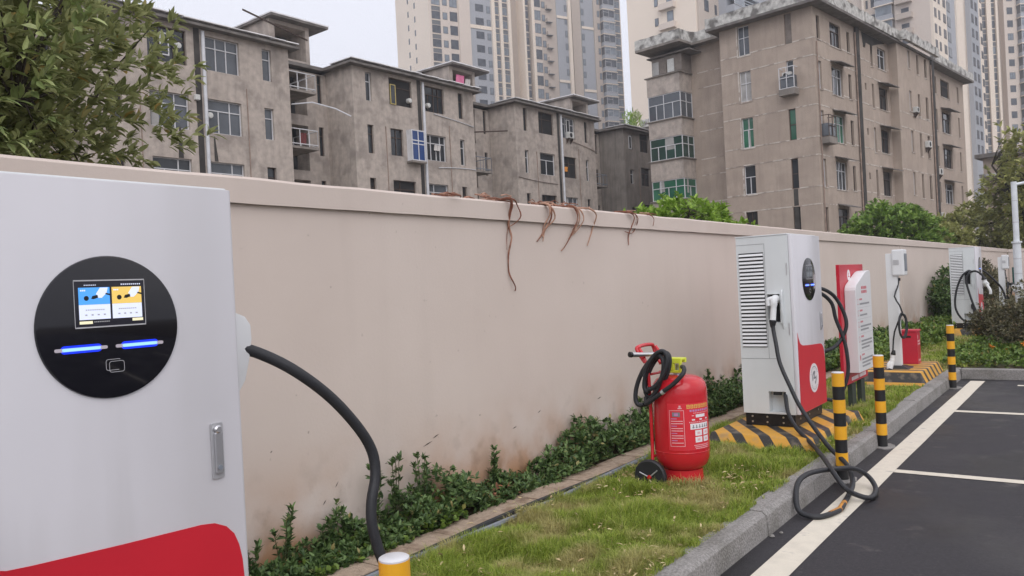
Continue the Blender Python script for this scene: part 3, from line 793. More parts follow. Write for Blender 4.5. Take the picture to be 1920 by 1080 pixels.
# blue framed cage window on block 2
cg = thing('window_cage', 'blue glazed white framed window box beside the downpipe of the second block', 'window cage', (0, 0, 0))
cg.matrix_world = tf(B2)
X0, X1, Z0, Z1 = 3.84, 4.9, 9.38, 11.18
mb = MB()
for (a, c) in ((X0, X0 + .06), (X1 - .06, X1), ((X0 + X1) / 2 - .03, (X0 + X1) / 2 + .03)): mb.box(a, -.45, Z0, c, -.39, Z1)
for z in (Z0, Z1 - .06, Z0 + 1.15, Z0 + .95): mb.box(X0 + .06, -.448, z, X1 - .06, -.392, z + .06)
for a in (X0, X1 - .06):
    mb.box(a, -.39, Z0, a + .06, 0, Z0 + .06); mb.box(a, -.39, Z1 - .06, a + .06, 0, Z1)
mb.build('cage_frame', 'framew', cg)
MB().box(X0 + .06, -.43, Z0 + .06, X1 - .06, -.40, Z1 - .06).build('pane', 'glassb', cg)
MB().box(X0 + .01, -.38, Z0 + .05, X0 + .05, -.004, Z1 - .05).build('side_panel', 'framew', cg)
MB().box(X0 - .05, -.5, Z0 - .12, X1 + .05, -.003, Z0 - .003).build('ledge', 'concdark', cg)

def ac_unit(parent_m, x, y, z, label, w=.75, h=.5, d=.3, cage=False):
    t = thing('air_conditioner', label, 'air conditioner'); t.matrix_world = parent_m @ Matrix.Translation((x, y, z))
    MB().box(0, -d, 0, w, 0, h).build('casing', 'acw', t, bevel=.02)
    MB().lathe([(h * .38, 0), (h * .36, .012), (.03, .015)], 14, 0, (w * .4, -d - .014, h * .5), 'Y').build('fan_grille', 'darkgap', t)
    b_ = MB()
    for xx in (.08, w - .12): b_.add([(xx, 0, -.02), (xx + .04, 0, -.02), (xx + .04, -d, -.02), (xx, -d, -.02), (xx, 0, -.4), (xx + .04, 0, -.4)], [(0, 1, 2, 3), (0, 3, 4), (1, 5, 2), (2, 5, 4, 3), (0, 4, 5, 1)])
    b_.build('bracket', 'framebr', t)
    return t
ac_unit(tf(B3), 5.9, -.02, 12.55, 'white air conditioner hung beside the downpipe of the third block', .7, .45)
# satellite bits: round vents seen in the windows
for bb, x_, z_, lb in ((B2, 4.2, 12.95, 'round white exhaust fan in the upper dark window of the second block'),
                       (B2, 5.75, 12.9, 'small round fan right of the downpipe of the second block'),
                       (B1, 5.5, 10.35, 'small round fan in the window of the left block'),
                       (B1, 4.1, 13.3, 'round fan behind the brown window of the left block')):
    o = MB().lathe([(.02, -.14), (.13, -.12), (.15, -.02), (.15, .10), (.02, .11)], 14, 0, (x_, 0, z_), 'Y').build('exhaust_fan', 'acw', smooth=True)
    o.matrix_world = tf(bb); tag(o, lb, 'fan')
# opened casements
for bb, x_, z_, h_, m_, lb in ((B1, 3.25, 12.75, 1.0, 'framew', 'open white casement in the brown window of the left block'),
                               (B2, 2.70, 12.55, 1.15, 'framey', 'open yellow casement in the second block top window'),
                               (B3, 6.0, 13.0, .95, 'framew', 'open white casement beside the air conditioner of the third block'),
                               (B4, .75, 12.72, 1.05, 'framew', 'open white casement on the dark block')):
    w_ = .42; t = .05
    o = MB()
    o.box(x_, -.06, z_, x_ + t, -.01, z_ + h_); o.box(x_ + w_ - t, -.06, z_, x_ + w_, -.01, z_ + h_)
    o.box(x_ + t, -.06, z_, x_ + w_ - t, -.01, z_ + t); o.box(x_ + t, -.06, z_ + h_ - t, x_ + w_ - t, -.01, z_ + h_)
    o.box(x_ + t, -.04, z_ + t, x_ + w_ - t, -.03, z_ + h_ - t, 1)
    o = o.build('casement', [m_, 'glassd']); o.matrix_world = tf(bb); tag(o, lb, 'window sash')
# cables drooping across the blocks
def wire(name, b, pts, r, mat, label, cat='cable'):
    o = MB().tube(pts, r, 5).build(name, mat, smooth=True)
    if b is not None: o.matrix_world = tf(b)
    return tag(o, label, cat)
def sag(a, b, s, n=10):
    a, b = Vector(a), Vector(b)
    return [a.lerp(b, i / n) + Vector((0, 0, -s * 4 * (i / n) * (1 - i / n))) for i in range(n + 1)]
wire('facade_cable', B2, sag((6.2, -.04, 12.45), (9.8, -.04, 12.1), -.03), .025, 'pipew', 'pale cable crossing the second block under its top windows')
wire('facade_cable', B2, sag((6.4, -.04, 9.2), (9.8, -.04, 9.35), -.05), .025, 'pipew', 'pale cable crossing the second block above its low windows')
wire('facade_cable', B3, sag((.1, -.04, 9.25), (4.6, -.04, 9.05), .06), .02, 'framebr', 'dark cable under the middle windows of the third block')
wire('facade_cable', B3, sag((6.6, -.04, 12.4), (9.8, -.04, 11.95), -.05), .022, 'piper', 'thin cable on the right half of the third block')
wire('laundry_pole', B1, [(10.2, .2, 11.6), (10.9, -.6, 11.65), (11.7, -1.4, 11.3), (12.3, -1.9, 10.9)], .035, 'pipew', 'pale bent pole sticking out from the balconies by the left block', 'pole')
wire('laundry_pole', B1, [(8.3, 1.2, 16.25), (12.9, 2.2, 15.9)], .05, 'framebr', 'dark pole leaning across the roof room of the left block', 'pole')
wire('laundry_pole', B3, [(-2.6, 2.0, 12.3), (-.6, .2, 12.35)], .05, 'framebr', 'dark pole beside the left corner of the third block', 'pole')
# black soot tongues on block 1
MB().add([(3.9, -.004, 8.24), (4.15, -.004, 8.24), (4.08, -.004, 9.6), (3.98, -.004, 9.7)], [(0, 1, 2, 3)]).build('soot_mark', 'sootpipe', B1, norm=False)
MB().add([(5.65, -.004, 8.24), (5.85, -.004, 8.24), (5.72, -.004, 9.4), (5.66, -.004, 9.4)], [(0, 1, 2, 3)]).build('soot_mark', 'sootpipe', B1, norm=False)
# security lamp on block 1
o = MB().box(4.75, -.2, 10.95, 4.98, 0, 11.2).build('wall_lamp', 'acw', bevel=.03); o.matrix_world = tf(B1); tag(o, 'small white box lamp beside the middle window of the left block', 'lamp')

# ------------------------------------------------------------------ big brown building
BC = Vector((-13.9, 50.6, 0)); BR = R(-7.3)
big = thing('apartment_building', 'big six storey brown building with pale mortar bands and green bay windows', 'apartment building', tuple(BC), BR)
EV = 18.0
XR = Matrix.Rotation(R(90), 4, 'Z')                     # facade frame of the right face: x along +y of the building, outward +x
def XRo(off): return Matrix.Translation((off, 0, 0)) @ XR
FL = [(16.05, 17.95), (13.05, 15.0), (10.03, 11.98), (7.0, 8.87), (4.0, 5.85)]
opsL = [(-5.0, -4.2, a, b) for a, b in FL] + [(-1.8, -1.34, a, b) for a, b in FL]
mb = MB()
mb.facade(0.0, ZG, EV, opsL, 0, .24, 0, x0=-6.3, back=1)
mb.quad((-6.3, 0, ZG), (-6.3, 1.6, ZG), (-6.3, 1.6, EV), (-6.3, 0, EV))
mb.quad((-6.3, 1.6, ZG), (-6.3, 1.6, EV), (-12.4, 1.6, EV), (-12.4, 1.6, ZG))
mb.quad((-12.4, 1.6, ZG), (-12.4, 1.6, EV), (-12.4, 12, EV), (-12.4, 12, ZG))
mb.quad((-12.4, 12, ZG), (-12.4, 12, EV), (-1, 32, EV), (-1, 32, ZG))
# right face sections
opsR1 = []
stR1 = []
for k, (a, b) in enumerate([(16.1, 17.55), (13.0, 14.75), (9.97, 11.7), (6.95, 8.7), (4.2, 5.7)]):
    opsR1 += [(.53, 1.02, a, b), (2.55, 4.28, a - .05, b), (5.28, 5.78, a, b - .1)]
    stR1 += [(.53, 1.02, a, b, ['B', 'W', 'W', 'W', 'B'][k], 1), (2.55, 4.28, a - .05, b, ['B', 'W', 'G', 'W', 'B'][k], 3), (5.28, 5.78, a, b - .1, 'B', 1)]
mr = MB(XRo(0)); mr.facade(7.1, ZG, EV, opsR1, 0, .24, 0, x0=0, back=1)
opsR2 = []; stR2 = []
for k, (a, b) in enumerate([(15.95, 17.45), (13.05, 14.65), (9.95, 11.6), (6.9, 8.65), (4.1, 5.7)]):
    opsR2 += [(9.45, 9.85, a - .1, b), (10.8, 12.45, a, b), (8.13, 8.45, a + 1.0, a + 1.45)]
    stR2 += [(9.45, 9.85, a - .1, b, 'W' if k == 2 else 'B', 1), (10.8, 12.45, a, b, ['W', 'B', 'D', 'B', 'D'][k], 2)]
mr.facade(13.0, ZG, EV, opsR2, 0, .3, 0, x0=7.1, back=1)
opsR3 = []; stR3 = []
for k, (a, b) in enumerate([(16.4, 18.0), (13.2, 14.9), (10.15, 11.9), (6.95, 8.8), (4.0, 5.7)]):
    opsR3 += [(15.3, 15.8, a + .15, b), (17.25, 17.75, a, b), (19.1, 19.7, a, b)]
    stR3 += [(15.3, 15.8, a + .15, b, 'W', 1), (17.25, 17.75, a, b, 'B', 1), (19.1, 19.7, a, b, 'B', 1)]
mr3 = MB(XRo(.6)); mr3.facade(21.1, ZG, EV, [(max(o[0], 13.1), o[1], o[2], min(o[3], 17.9)) for o in opsR3], 0, .24, 0, x0=13.0, back=1)
opsR4 = []; stR4 = []
for k, (a, b) in enumerate([(15.95, 17.4), (12.92, 14.7), (9.96, 11.65), (6.95, 8.67), (4.0, 5.75)]):
    opsR4 += [(23.65, 24.1, a, b), (25.2, 27.65, a, b), (29.9, 30.4, a, b)]
    stR4 += [(23.65, 24.1, a, b, 'B', 1), (25.2, 27.65, a, b, ['D', 'B', 'B', 'W', 'D'][k], 3), (29.9, 30.4, a, b, 'B', 1)]
mr.facade(31.8, ZG, EV, opsR4, 0, .3, 0, x0=21.1, back=1)
for src in (mr, mr3):
    o_ = len(mb.v); mb.v += src.v; mb.f += [tuple(i + o_ for i in f) for f in src.f]; mb.m += src.m
mb.quad((0, 13.0, ZG), (.6, 13.0, ZG), (.6, 13.0, EV), (0, 13.0, EV)); mb.quad((0, 21.1, ZG), (.6, 21.1, ZG), (.6, 21.1, EV), (0, 21.1, EV))
mb.quad((0, 31.8, ZG), (-12.4, 31.8, ZG), (-12.4, 31.8, EV), (0, 31.8, EV))
mb.quad((-12.4, 1.6, EV), (-6.3, 1.6, EV), (-6.3, 31.8, EV), (-12.4, 31.8, EV)); mb.quad((-6.3, 0, EV), (0, 0, EV), (0, 31.8, EV), (-6.3, 31.8, EV))
mb.build('wall', ['brown', 'interior'], big, norm=False)
stL = ['M', 'C', 'G', 'W', 'D']; stL2 = [None, 'W', 'GB', 'B', 'D']
for k, (a, b) in enumerate(FL):
    window(big, ID, -5.0, -4.2, a, b, .1, stL[k], 2, .6)
    if stL2[k]: window(big, ID, -1.8, -1.34, a, b, .1, stL2[k], 1, .5)
    else: MB().box(-1.8, .1, a, -1.34, .2, b).build('blocked_window', 'brick', big)
    MB().box(-5.08, -.03, a - .1, -4.12, -.002, a - .004).build('sill', 'bandpale', big)
    MB().box(-5.09, -.025, a, -5.004, -.002, b + .06).build('trim', 'bandpale', big)
for (a, c, z0, z1, s, n_) in stR1 + stR2: window(big, XRo(0), a, c, z0, z1, .12, s, n_)
for (a, c, z0, z1, s, n_) in stR3: window(big, XRo(.6), a, c, z0, min(z1, 17.9), .12, s, n_)
for (a, c, z0, z1, s, n_) in stR4: window(big, XRo(0), a, c, z0, z1, .12, s, n_)
for (X_, st_) in ((XRo(0), stR1), (XRo(0), stR2), (XRo(0), stR4), (XRo(.6), stR3)):
    for (a, c, z0, z1, s, n_) in st_:
        sill(big, X_, a, c, z0, h=.06, d=.04)
# mortar bands, each its own strip
def band(X, a, c, z):
    # broken into ragged lengths so the line looks weathered
    m_ = MB(X); u = a
    while u < c:
        l = min(rnd.uniform(.9, 2.4), c - u)
        dz = rnd.uniform(-.012, .012)
        m_.box(u, -.014, z - .032 + dz, u + l - .004, -.001, z + .032 + dz)
        u += l + (rnd.uniform(.05, .3) if rnd.random() < .15 else 0)
    return m_.build('mortar_band', 'bandpale', big)
def gaps(ops, a, c, z):
    seg = [(a, c)]
    for o in ops:
        if o[2] - .04 < z < o[3] + .04:
            new = []
            for s in seg:
                if o[1] <= s[0] or o[0] >= s[1]: new.append(s); continue
                if o[0] - s[0] > .1: new.append((s[0], o[0] - .02))
                if s[1] - o[1] > .1: new.append((o[1] + .02, s[1]))
            seg = new
    return seg
BZ = [16.1, 15.02, 13.08, 12.0, 10.04, 8.91, 7.0, 5.9, 4.0]
for z in BZ:
    for s in gaps(opsL, -6.28, -.02, z): band(ID, s[0], s[1], z)
    band(Matrix.Translation((0, 1.6, 0)), -9.0, -6.32, z)
    for s in gaps(opsR1, .02, 6.7, z): band(XRo(0), s[0], s[1], z)
    for s in gaps(opsR2, 7.2, 12.9, z): band(XRo(0), s[0], s[1], z)
    if z in (13.08, 8.91, 12.0): 
        for s in gaps(opsR3, 13.1, 21.0, z): band(XRo(.6), s[0], s[1], z)
# bay stack on the left
BA, BB = -12.2, -9.5
for (z0, z1) in ((ZG, 4.4), (5.9, 7.25), (8.75, 10.1), (11.75, 12.95), (14.8, 15.35 + .75)):
    bayo = MB().box(BA, 0, z0, BB, 2.6, z1).build('bay', 'concrete', big)
    if z1 > 5: MB().box(BA - .12, -.12, z1 + .003, BB + .12, 2.6, z1 + .07).build('ledge', 'concdark', bayo)
for k, (z0, z1, st, nn) in enumerate(((4.4, 5.9, 'G', 4), (7.32, 8.75, 'G', 4), (10.17, 11.75, 'GD', 4), (13.02, 14.8, 'M', 4))):
    window(big, ID, BA + .03, BB - .01, z0 + .01, z1 - .01, .03, st, nn, .62)
    window(big, Matrix.Translation((BB, 0, 0)) @ XR, .08, 1.6, z0 + .01, z1 - .01, .03, st, 2, .62)
    MB().box(BA + .1, .12, z0, BB - .12, 2.5, z1).build('bay_interior', 'interior2', big)
# old storage hut on top of the bay stack
hut = MB()
hut.box(BA + .35, .25, 16.17, BB + .05, 2.5, 17.45)
h_ = hut.build('rooftop_hut', 'brick', big)
for k in range(4):
    MB().box(BA + .42 + k * .62, .2, 16.3, BA + .95 + k * .62, .245, 17.2 - .1 * (k % 2)).build('crate_panel', ['curtain', 'brick', 'acw', 'brick'][k], h_)
MB().box(BA + .1, 0, 17.48, BB + .9, 2.6, 17.56).build('hut_roof', 'eave', h_)
# eave slabs with weathered parapet
def ragged(poly, z0, z1, name, mat):
    # poly: list of outline points (open line on the street side); wall of parapet with rough top
    m_ = MB()
    for (p, q) in zip(poly[:-1], poly[1:]):
        p, q = Vector((*p, 0)), Vector((*q, 0)); d = (q - p); L_ = d.length; d.normalize(); nn = Vector((-d.y, d.x, 0))
        k = max(2, int(L_ / .35))
        for i in range(k):
            a = p + d * (L_ * i / k); c = p + d * (L_ * (i + 1) / k)
            ha = z1 + .10 * vnoise((a.x, a.y, 0), 1.1) + .09 * vnoise((a.x, a.y, 5), 3.0)
            hc = z1 + .10 * vnoise((c.x, c.y, 0), 1.1) + .09 * vnoise((c.x, c.y, 5), 3.0)
            th = nn * .25
            m_.add([a + Vector((0, 0, z0)), c + Vector((0, 0, z0)), c + th + Vector((0, 0, z0)), a + th + Vector((0, 0, z0)),
                    a + Vector((0, 0, ha)), c + Vector((0, 0, hc)), c + th + Vector((0, 0, hc)), a + th + Vector((0, 0, ha))],
                   [(4, 5, 6, 7), (0, 1, 5, 4), (2, 3, 7, 6), (0, 3, 2, 1), (1, 2, 6, 5), (3, 0, 4, 7)])
    return m_.build(name, mat, big, norm=False)
ov = .75
MB().slabp([(-6.9, -ov), (ov, -ov), (ov, 31.8 + ov), (-12.4, 32.5), (-12.4, 1.2), (-6.9, 1.2)], EV + .003, EV + .17).build('eave_slab', 'eave', big)
MB().slabp([(BA - .35, -ov), (BB + .6, -ov), (BB + .6, .85), (-6.9 - .01, .85), (-6.91, 1.9), (BA - .35, 1.9)], EV - .05, EV + .12).build('eave_slab', 'concdark', big)
ragged([(-6.9, -ov), (ov, -ov), (ov, 6.6)], EV + .173, EV + .85, 'parapet', 'mosscap')
ragged([(ov + .05, 6.7), (ov + .1, 13), (ov + .5, 13.1), (ov + .5, 20.8)], EV + .15, EV + .8, 'parapet', 'mosscap')
ragged([(ov, 21), (ov, 32.4)], EV + .173, EV + .75, 'parapet', 'mosscap')
ragged([(BA - .35, -ov), (BB + .6, -ov), (BB + .6, .85), (-6.9, .85)], EV + .123, EV + .8, 'parapet', 'mosscap')
# awnings over the big right hand windows
def awn(X, a, c, z):
    m_ = MB(X); m_.add([(a, -.01, z + .25), (c, -.01, z + .25), (c, -.75, z + .02), (a, -.75, z + .02), (a, -.01, z + .19), (c, -.01, z + .19), (c, -.75, z - .04), (a, -.75, z - .04)],
                       [(0, 1, 2, 3), (7, 6, 5, 4), (3, 2, 6, 7), (0, 3, 7, 4), (1, 5, 6, 2)])
    return m_.build('awning', 'eave', big)
for z in (14.82, 11.72, 8.75): awn(XRo(0), 2.4, 4.5, z)
awn(XRo(0), 2.5, 4.4, 5.75)
for z in (14.7, 11.65, 8.7): awn(XRo(0), 10.6, 12.8, z)
for z in (14.75, 11.7, 8.72, 5.8): awn(XRo(0), 25.0, 27.9, z)
# sooty service pipe runs
for (off, u, w_) in ((0, 6.85, .50), (.6, 20.75, .50)):
    m_ = MB(XRo(off)); m_.box(u - w_ / 2, -.16, ZG, u + w_ / 2, -.002, EV - .02); m_.build('pipe_chase', 'sootpipe', big)
    m_ = MB(XRo(off)); m_.tube([(u - w_ / 2 - .09, -.1, ZG), (u - w_ / 2 - .09, -.1, EV - .4)], .05, 6); m_.build('downpipe', 'piper', big)
m_ = MB(XRo(0)); m_.tube([(.35, -.06, 2), (.35, -.06, 15.9)], .04, 5); m_.build('downpipe', 'piper', big)
m_ = MB(); m_.box(-1.72, -.006, 2, -1.42, -.003, 6.98); m_.build('soot_mark', 'sootpipe', big)
# soot fan under the eave of the second section
m_ = MB(XRo(0)); m_.add([(u_, -.004, z_) for u_, z_ in ((7.9, 17.98), (8.1, 17.2), (8.5, 16.95), (8.7, 17.35), (9.6, 17.3), (9.75, 16.6), (9.9, 17.35), (10.9, 17.62), (12.2, 17.9), (12.4, 17.98))], [tuple(range(10))]); m_.build('soot_mark', 'sootpipe', big, norm=False)
# cages
def cage(X, a, c, z0, z1, label, d=.5, fm='framew', nx=3, nz=3):
    t = thing('window_cage', label, 'window cage'); t.matrix_world = tf(big) @ X
    m_ = MB()
    for x_ in np.linspace(a, c, nx): m_.box(x_ - .02, -d, z0, x_ + .02, -d + .04, z1)
    for z in np.linspace(z0, z1, nz): m_.box(a - .02, -d - .004, z - .02, c + .02, -d + .036, z + .02)
    for x_ in (a - .02, c - .02):
        for z in (z0, z1): m_.box(x_, -d + .04, z - .02, x_ + .04, -.002, z + .02)
    m_.build('cage_bars', fm, t)
    MB(X if False else None).box(a + .05, -d + .05, z0 + .05, c - .05, -.01, z0 + (z1 - z0) * .62).build('cage_glass', 'glassm', t)
    MB().box(a - .05, -d - .02, z0 - .42, c + .05, -.003, z0 - .025).build('tray', 'concdark', t)
    return t
cage(ID, -2.05, -1.1, 13.2, 14.5, 'barred window box on the left face of the big brown building', .55)
c1 = cage(XRo(0), .4, 1.5, 10.0, 11.3, 'barred window cage near the corner of the big brown building', .55, 'framebr')
ac_unit(tf(big), -1.95, -.03, 13.85, 'white air conditioner in the barred window box of the big building', .55, .4, .3)
ac_unit(tf(big) @ XRo(.6), 15.9, -.02, 13.3, 'white air conditioner high on the right face of the big building', .5, .4)
ac_unit(tf(big) @ XRo(.6), 18.3, -.02, 10.9, 'old air conditioner between narrow windows of the big building', .7, .5)
ac_unit(tf(big) @ XRo(.0), 22.9, -.02, 9.2, 'air conditioner beside the far pipe of the big building', .8, .5)
ac_unit(tf(big) @ XRo(.0), 22.9, -.02, 5.6, 'lowest air conditioner on the far part of the big building', .8, .5)
# small bird perched low: a black satellite dish on the left face
sd = thing('satellite_dish', 'small black satellite dish low on the left face of the brown building', 'satellite dish'); sd.matrix_world = tf(big) @ Matrix.Translation((-2.9, -.35, 3.95))
MB().lathe([(.02, 0), (.2, .03), (.33, .10), (.32, .12), (.02, .03)], 16, 0, (0, 0, 0), 'Y').build('dish', 'black', sd, rot=(.5, 0, .6), smooth=True)
MB().tube([(0, .1, 0), (0, .34, -.1)], .03, 6).build('arm', 'black', sd)

# pale flat roofed wing behind the dark block
wg = thing('flat_roofed_building', 'pale flat roofed wing rising behind the dark block', 'apartment building', (-33.4, 67.5, 0), BR)
wo_ = [(2.9, 3.6, 13.6, 15.1), (9.0, 9.7, 13.6, 15.1)]
mb = MB(); mb.facade(14, ZG, 15.9, wo_, 0, .25, 0, x0=0, back=1)
mb.quad((0, 0, ZG), (0, 0, 15.9), (0, 9, 15.9), (0, 9, ZG)); mb.quad((14, 0, ZG), (14, 9, ZG), (14, 9, 15.9), (14, 0, 15.9)); mb.quad((0, 9, ZG), (0, 9, 15.9), (14, 9, 15.9), (14, 9, ZG))
mb.build('wall', ['concrete', 'interior'], wg, norm=False)
for o in wo_: window(wg, ID, *o, .12, 'B', 1)
MB().box(-.7, -.7, 15.903, 14.7, 9.7, 16.6).build('roof', 'mosscap', wg)
# low building at the far right end
lb_ = thing('low_building', 'older low building half hidden by trees right of the brown building', 'apartment building', (-9.6, 92.0, 0), R(-7.3))
lo_ = [(1.0, 5.5, 3.2, 6.0), (1.0, 5.5, 7.6, 9.8), (7, 11, 3.2, 6.0), (7, 11, 7.6, 9.8), (12.5, 14.5, 7.6, 9.8)]
mb = MB(); mb.facade(16, ZG, 12.2, lo_, 0, 1.2, 0, x0=0, back=1)
mb.quad((0, 0, ZG), (0, 0, 12.2), (0, 9, 12.2), (0, 9, ZG)); mb.quad((16, 0, ZG), (16, 9, ZG), (16, 9, 12.2), (16, 0, 12.2)); mb.quad((0, 9, ZG), (0, 9, 12.2), (16, 9, 12.2), (16, 9, ZG))
mb.build('wall', ['brown', 'interior2'], lb_, norm=False)
MB().box(-.6, -.6, 12.203, 16.6, 9.6, 12.6).build('roof', 'eave', lb_)
MB().box(-.3, -.5, 10.3, 16.3, -.003, 10.6).build('ledge', 'mosscap', lb_)

# ------------------------------------------------------------------ far tower blocks
def tower(name, label, origin, rz, segs, z1, depth=16.0, side=None, ref=0.0, sto=2.95, vis=(24, 75)):
    """segs: (x0, x1, yoff, wall_mat, kind, wx0, wx1); side: (width, mat, windows)"""
    t = thing(name, label, 'tower block', origin, rz)
    walls = {}
    def wmb(m_): return walls.setdefault(m_, MB())
    tmpl = {}
    def wmesh(w, h, kind):
        key = (round(w, 2), round(h, 2), kind)
        if key in tmpl: return tmpl[key]
        mb = MB(); fr = .07
        mb.box(0, -.05, 0, w, .0, fr, 0); mb.box(0, -.05, h - fr, w, 0, h, 0); mb.box(0, -.05, fr, fr, 0, h - fr, 0); mb.box(w - fr, -.05, fr, w, 0, h - fr, 0)
        if w > 1.1: mb.box(w * .5 - .03, -.05, fr, w * .5 + .03, 0, h - fr, 0)
        if w > 1.1: mb.box(fr, -.045, h * .68 - .03, w * .5 - .03, 0, h * .68 + .03, 0)
        mb.quad((fr, -.02, fr), (w - fr, -.02, fr), (w - fr, -.02, h - fr), (fr, -.02, h - fr), 1)
        o = mb.build('window', ['tdark' if kind != 'bay' else 'framew', 'twin' if rnd.random() < .7 else 'twin2'], t, norm=False)
        tmpl[key] = o; o['_used'] = 0
        return o
    far = MB()
    def put(x, y, z, w, h, kind, rot=0.0, zv=None):
        if vis[0] <= z <= vis[1]:
            o = wmesh(w, h, kind)
            if not o['_used']: o['_used'] = 1
            else:
                o = o.copy(); col.objects.link(o)
            o.location = (x, y, z); o.rotation_euler = (0, 0, rot)
            if rnd.random() < .22:
                o.material_slots[1].link = 'OBJECT'; o.material_slots[1].material = M['twin2']
        else:
            c, s = math.cos(rot), math.sin(rot)
            pt = lambda a, d, zz: (x + a * c - d * s, y + a * s + d * c, zz)
            far.quad(pt(.1, -.02, z + .1), pt(w - .1, -.02, z + .1), pt(w - .1, -.02, z + h - .1), pt(.1, -.02, z + h - .1))
    nf = int(z1 / sto)
    for (x0, x1, yo, m_, kind, *w) in segs:
        MB().box(x0, yo, ZG, x1, depth, z1).build('wall', m_, t, norm=False)
        if kind is None: continue
        for f in range(1, nf):
            z = ref + f * sto
            z -= math.floor(ref / sto) * sto
            if z > z1 - 3: break
            if kind == 'win': put(w[0], yo - .003, z, w[1] - w[0], w[2], 'win')
            elif kind == 'win2':
                put(w[0], yo - .003, z, w[1] - w[0], 1.6, 'win'); put(w[2], yo - .003, z - .1, w[3] - w[2], 1.5, 'win')
            elif kind == 'strip':
                put(w[0], yo - .003, z, w[1] - w[0], 1.65, 'win')
                wmb('spandrel').box(w[0], yo - .06, z + 1.8, w[1], yo - .002, z + 2.65)
                wmb('cream').box(w[0] - .1, yo - .16, z + 2.7, w[1] + .1, yo - .002, z + 2.85)
            elif kind == 'bay':
                wmb('tgrey').box(w[0], yo - 1.3, z - .9, w[1], yo - .002, z - .05)
                put(w[0] + .05, yo - 1.3 - .003, z, w[1] - w[0] - .1, 1.75, 'bay')
                wmb('tdark').box(w[0] + .1, yo - 1.25, z - .05, w[1] - .1, yo - .002, z + 1.8)
                wmb('cream').box(w[0] - .15, yo - 1.45, z + 1.8, w[1] + .15, yo - .002, z + 1.98)
            elif kind == 'balc':
                put(w[0] + .7, yo - .003, z, 1.5, 1.9, 'win')
                wmb('beige2').box(w[0], yo - 1.0, z - .75, w[1], yo - .002, z - .6)
                wmb('beige2').box(w[0], yo - 1.0, z - .6, w[1], yo - .9, z + .35)
                wmb('beige2').box(w[0], yo - .9, z - .6, w[0] + .12, yo - .002, z + .35)
            elif kind == 'ac':
                put(w[0], yo - .003, z, w[1] - w[0], 1.5, 'win')
                wmb('spandrel').box(w[2], yo - .8, z - .3, w[3], yo - .002, z - .15)
                wmb('beige2').box(w[2] + .1, yo - .7, z - .15, w[3] - .1, yo - .05, z + .75)
    nm_ = {'spandrel': 'spandrel_grilles', 'cream': 'floor_ledges', 'beige2': 'ac_shelves', 'tdark': 'bay_cores', 'tgrey': 'bay_parapets'}
    for m_, w_ in walls.items():
        tag(w_.build(nm_[m_], m_, t, norm=False), kind='stuff')
    if len(far.v): tag(far.build('window_field', 'twin', t, norm=False), kind='stuff')
    return t, put

# tower 1 : grey and beige twin slab left of the sky gap
T1 = [(0, .6, 0, 'beige', None), (.6, 2.7, .25, 'beige', 'strip', .5, 2.7), (2.7, 4.9, 0, 'beige', 'win', 3.2, 4.3, 1.5),
      (4.9, 7.1, .35, 'beige', 'win', 5.0, 6.9, 2.0), (7.1, 9.9, 0, 'beige', None), (9.9, 15.3, .3, 'tgrey', 'win2', 11.4, 13.4, 14.2, 15.1),
      (15.3, 16.1, -.2, 'cream', None), (16.1, 17.3, .3, 'beige', 'strip', 16.12, 17.3), (17.3, 18.0, -.2, 'cream', None), (18.0, 19.5, .3, 'beige', 'strip', 18.02, 19.5),
      (19.5, 20.2, -.2, 'cream', None), (20.2, 23.3, 2.4, 'beige2', None), (23.3, 23.8, -.6, 'cream', None), (23.8, 24.9, 0, 'beige', 'strip', 23.82, 24.9),  # deep tan section is a beige side, its shade painted in
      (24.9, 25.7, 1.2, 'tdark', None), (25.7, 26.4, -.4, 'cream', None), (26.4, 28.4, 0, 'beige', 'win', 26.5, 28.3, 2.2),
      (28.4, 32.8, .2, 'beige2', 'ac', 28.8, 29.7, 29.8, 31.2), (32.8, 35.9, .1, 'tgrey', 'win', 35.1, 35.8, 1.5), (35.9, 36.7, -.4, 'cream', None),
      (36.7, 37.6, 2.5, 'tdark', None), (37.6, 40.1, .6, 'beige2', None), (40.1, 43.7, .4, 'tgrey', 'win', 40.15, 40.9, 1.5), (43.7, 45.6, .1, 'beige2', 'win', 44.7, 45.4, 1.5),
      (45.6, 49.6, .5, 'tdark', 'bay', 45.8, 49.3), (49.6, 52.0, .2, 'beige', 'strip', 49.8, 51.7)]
t1, put1 = tower('tower_block', 'beige and grey high rise left of the bright sky gap', (-112.83, 126.67, 0), R(90 - 22.25), T1, 99, ref=59.95 - .2, sto=3.0, vis=(30, 74))
# its left flank, running away from the corner
o = MB(); o.box(-0.02, 0.05, ZG, .6, 17.3, 99.02); o.build('flank_wall', 'cream', t1)
for f in range(10, 25):
    for (a, dz) in ((10.2, .0), (6.8, .9)):
        q = MB(); q.box(-.05, a, 0, -.022, a + .62, 1.25); 
        q.build('slit_window', 'twin', t1, loc=(0, 0, f * 3.0 + dz), norm=False)
for z in (40.3, 58.9, 77):
    MB().box(9.95, .18, z, 15.25, .295, z + .8).build('band', 'cream', t1)
for z in (34, 49, 64):
    MB().box(32.85, -.05, z, 35.88, .09, z + .6).build('band', 'cream', t1); MB().box(40.15, .25, z - 1.5, 43.68, .39, z - .9).build('band', 'cream', t1)
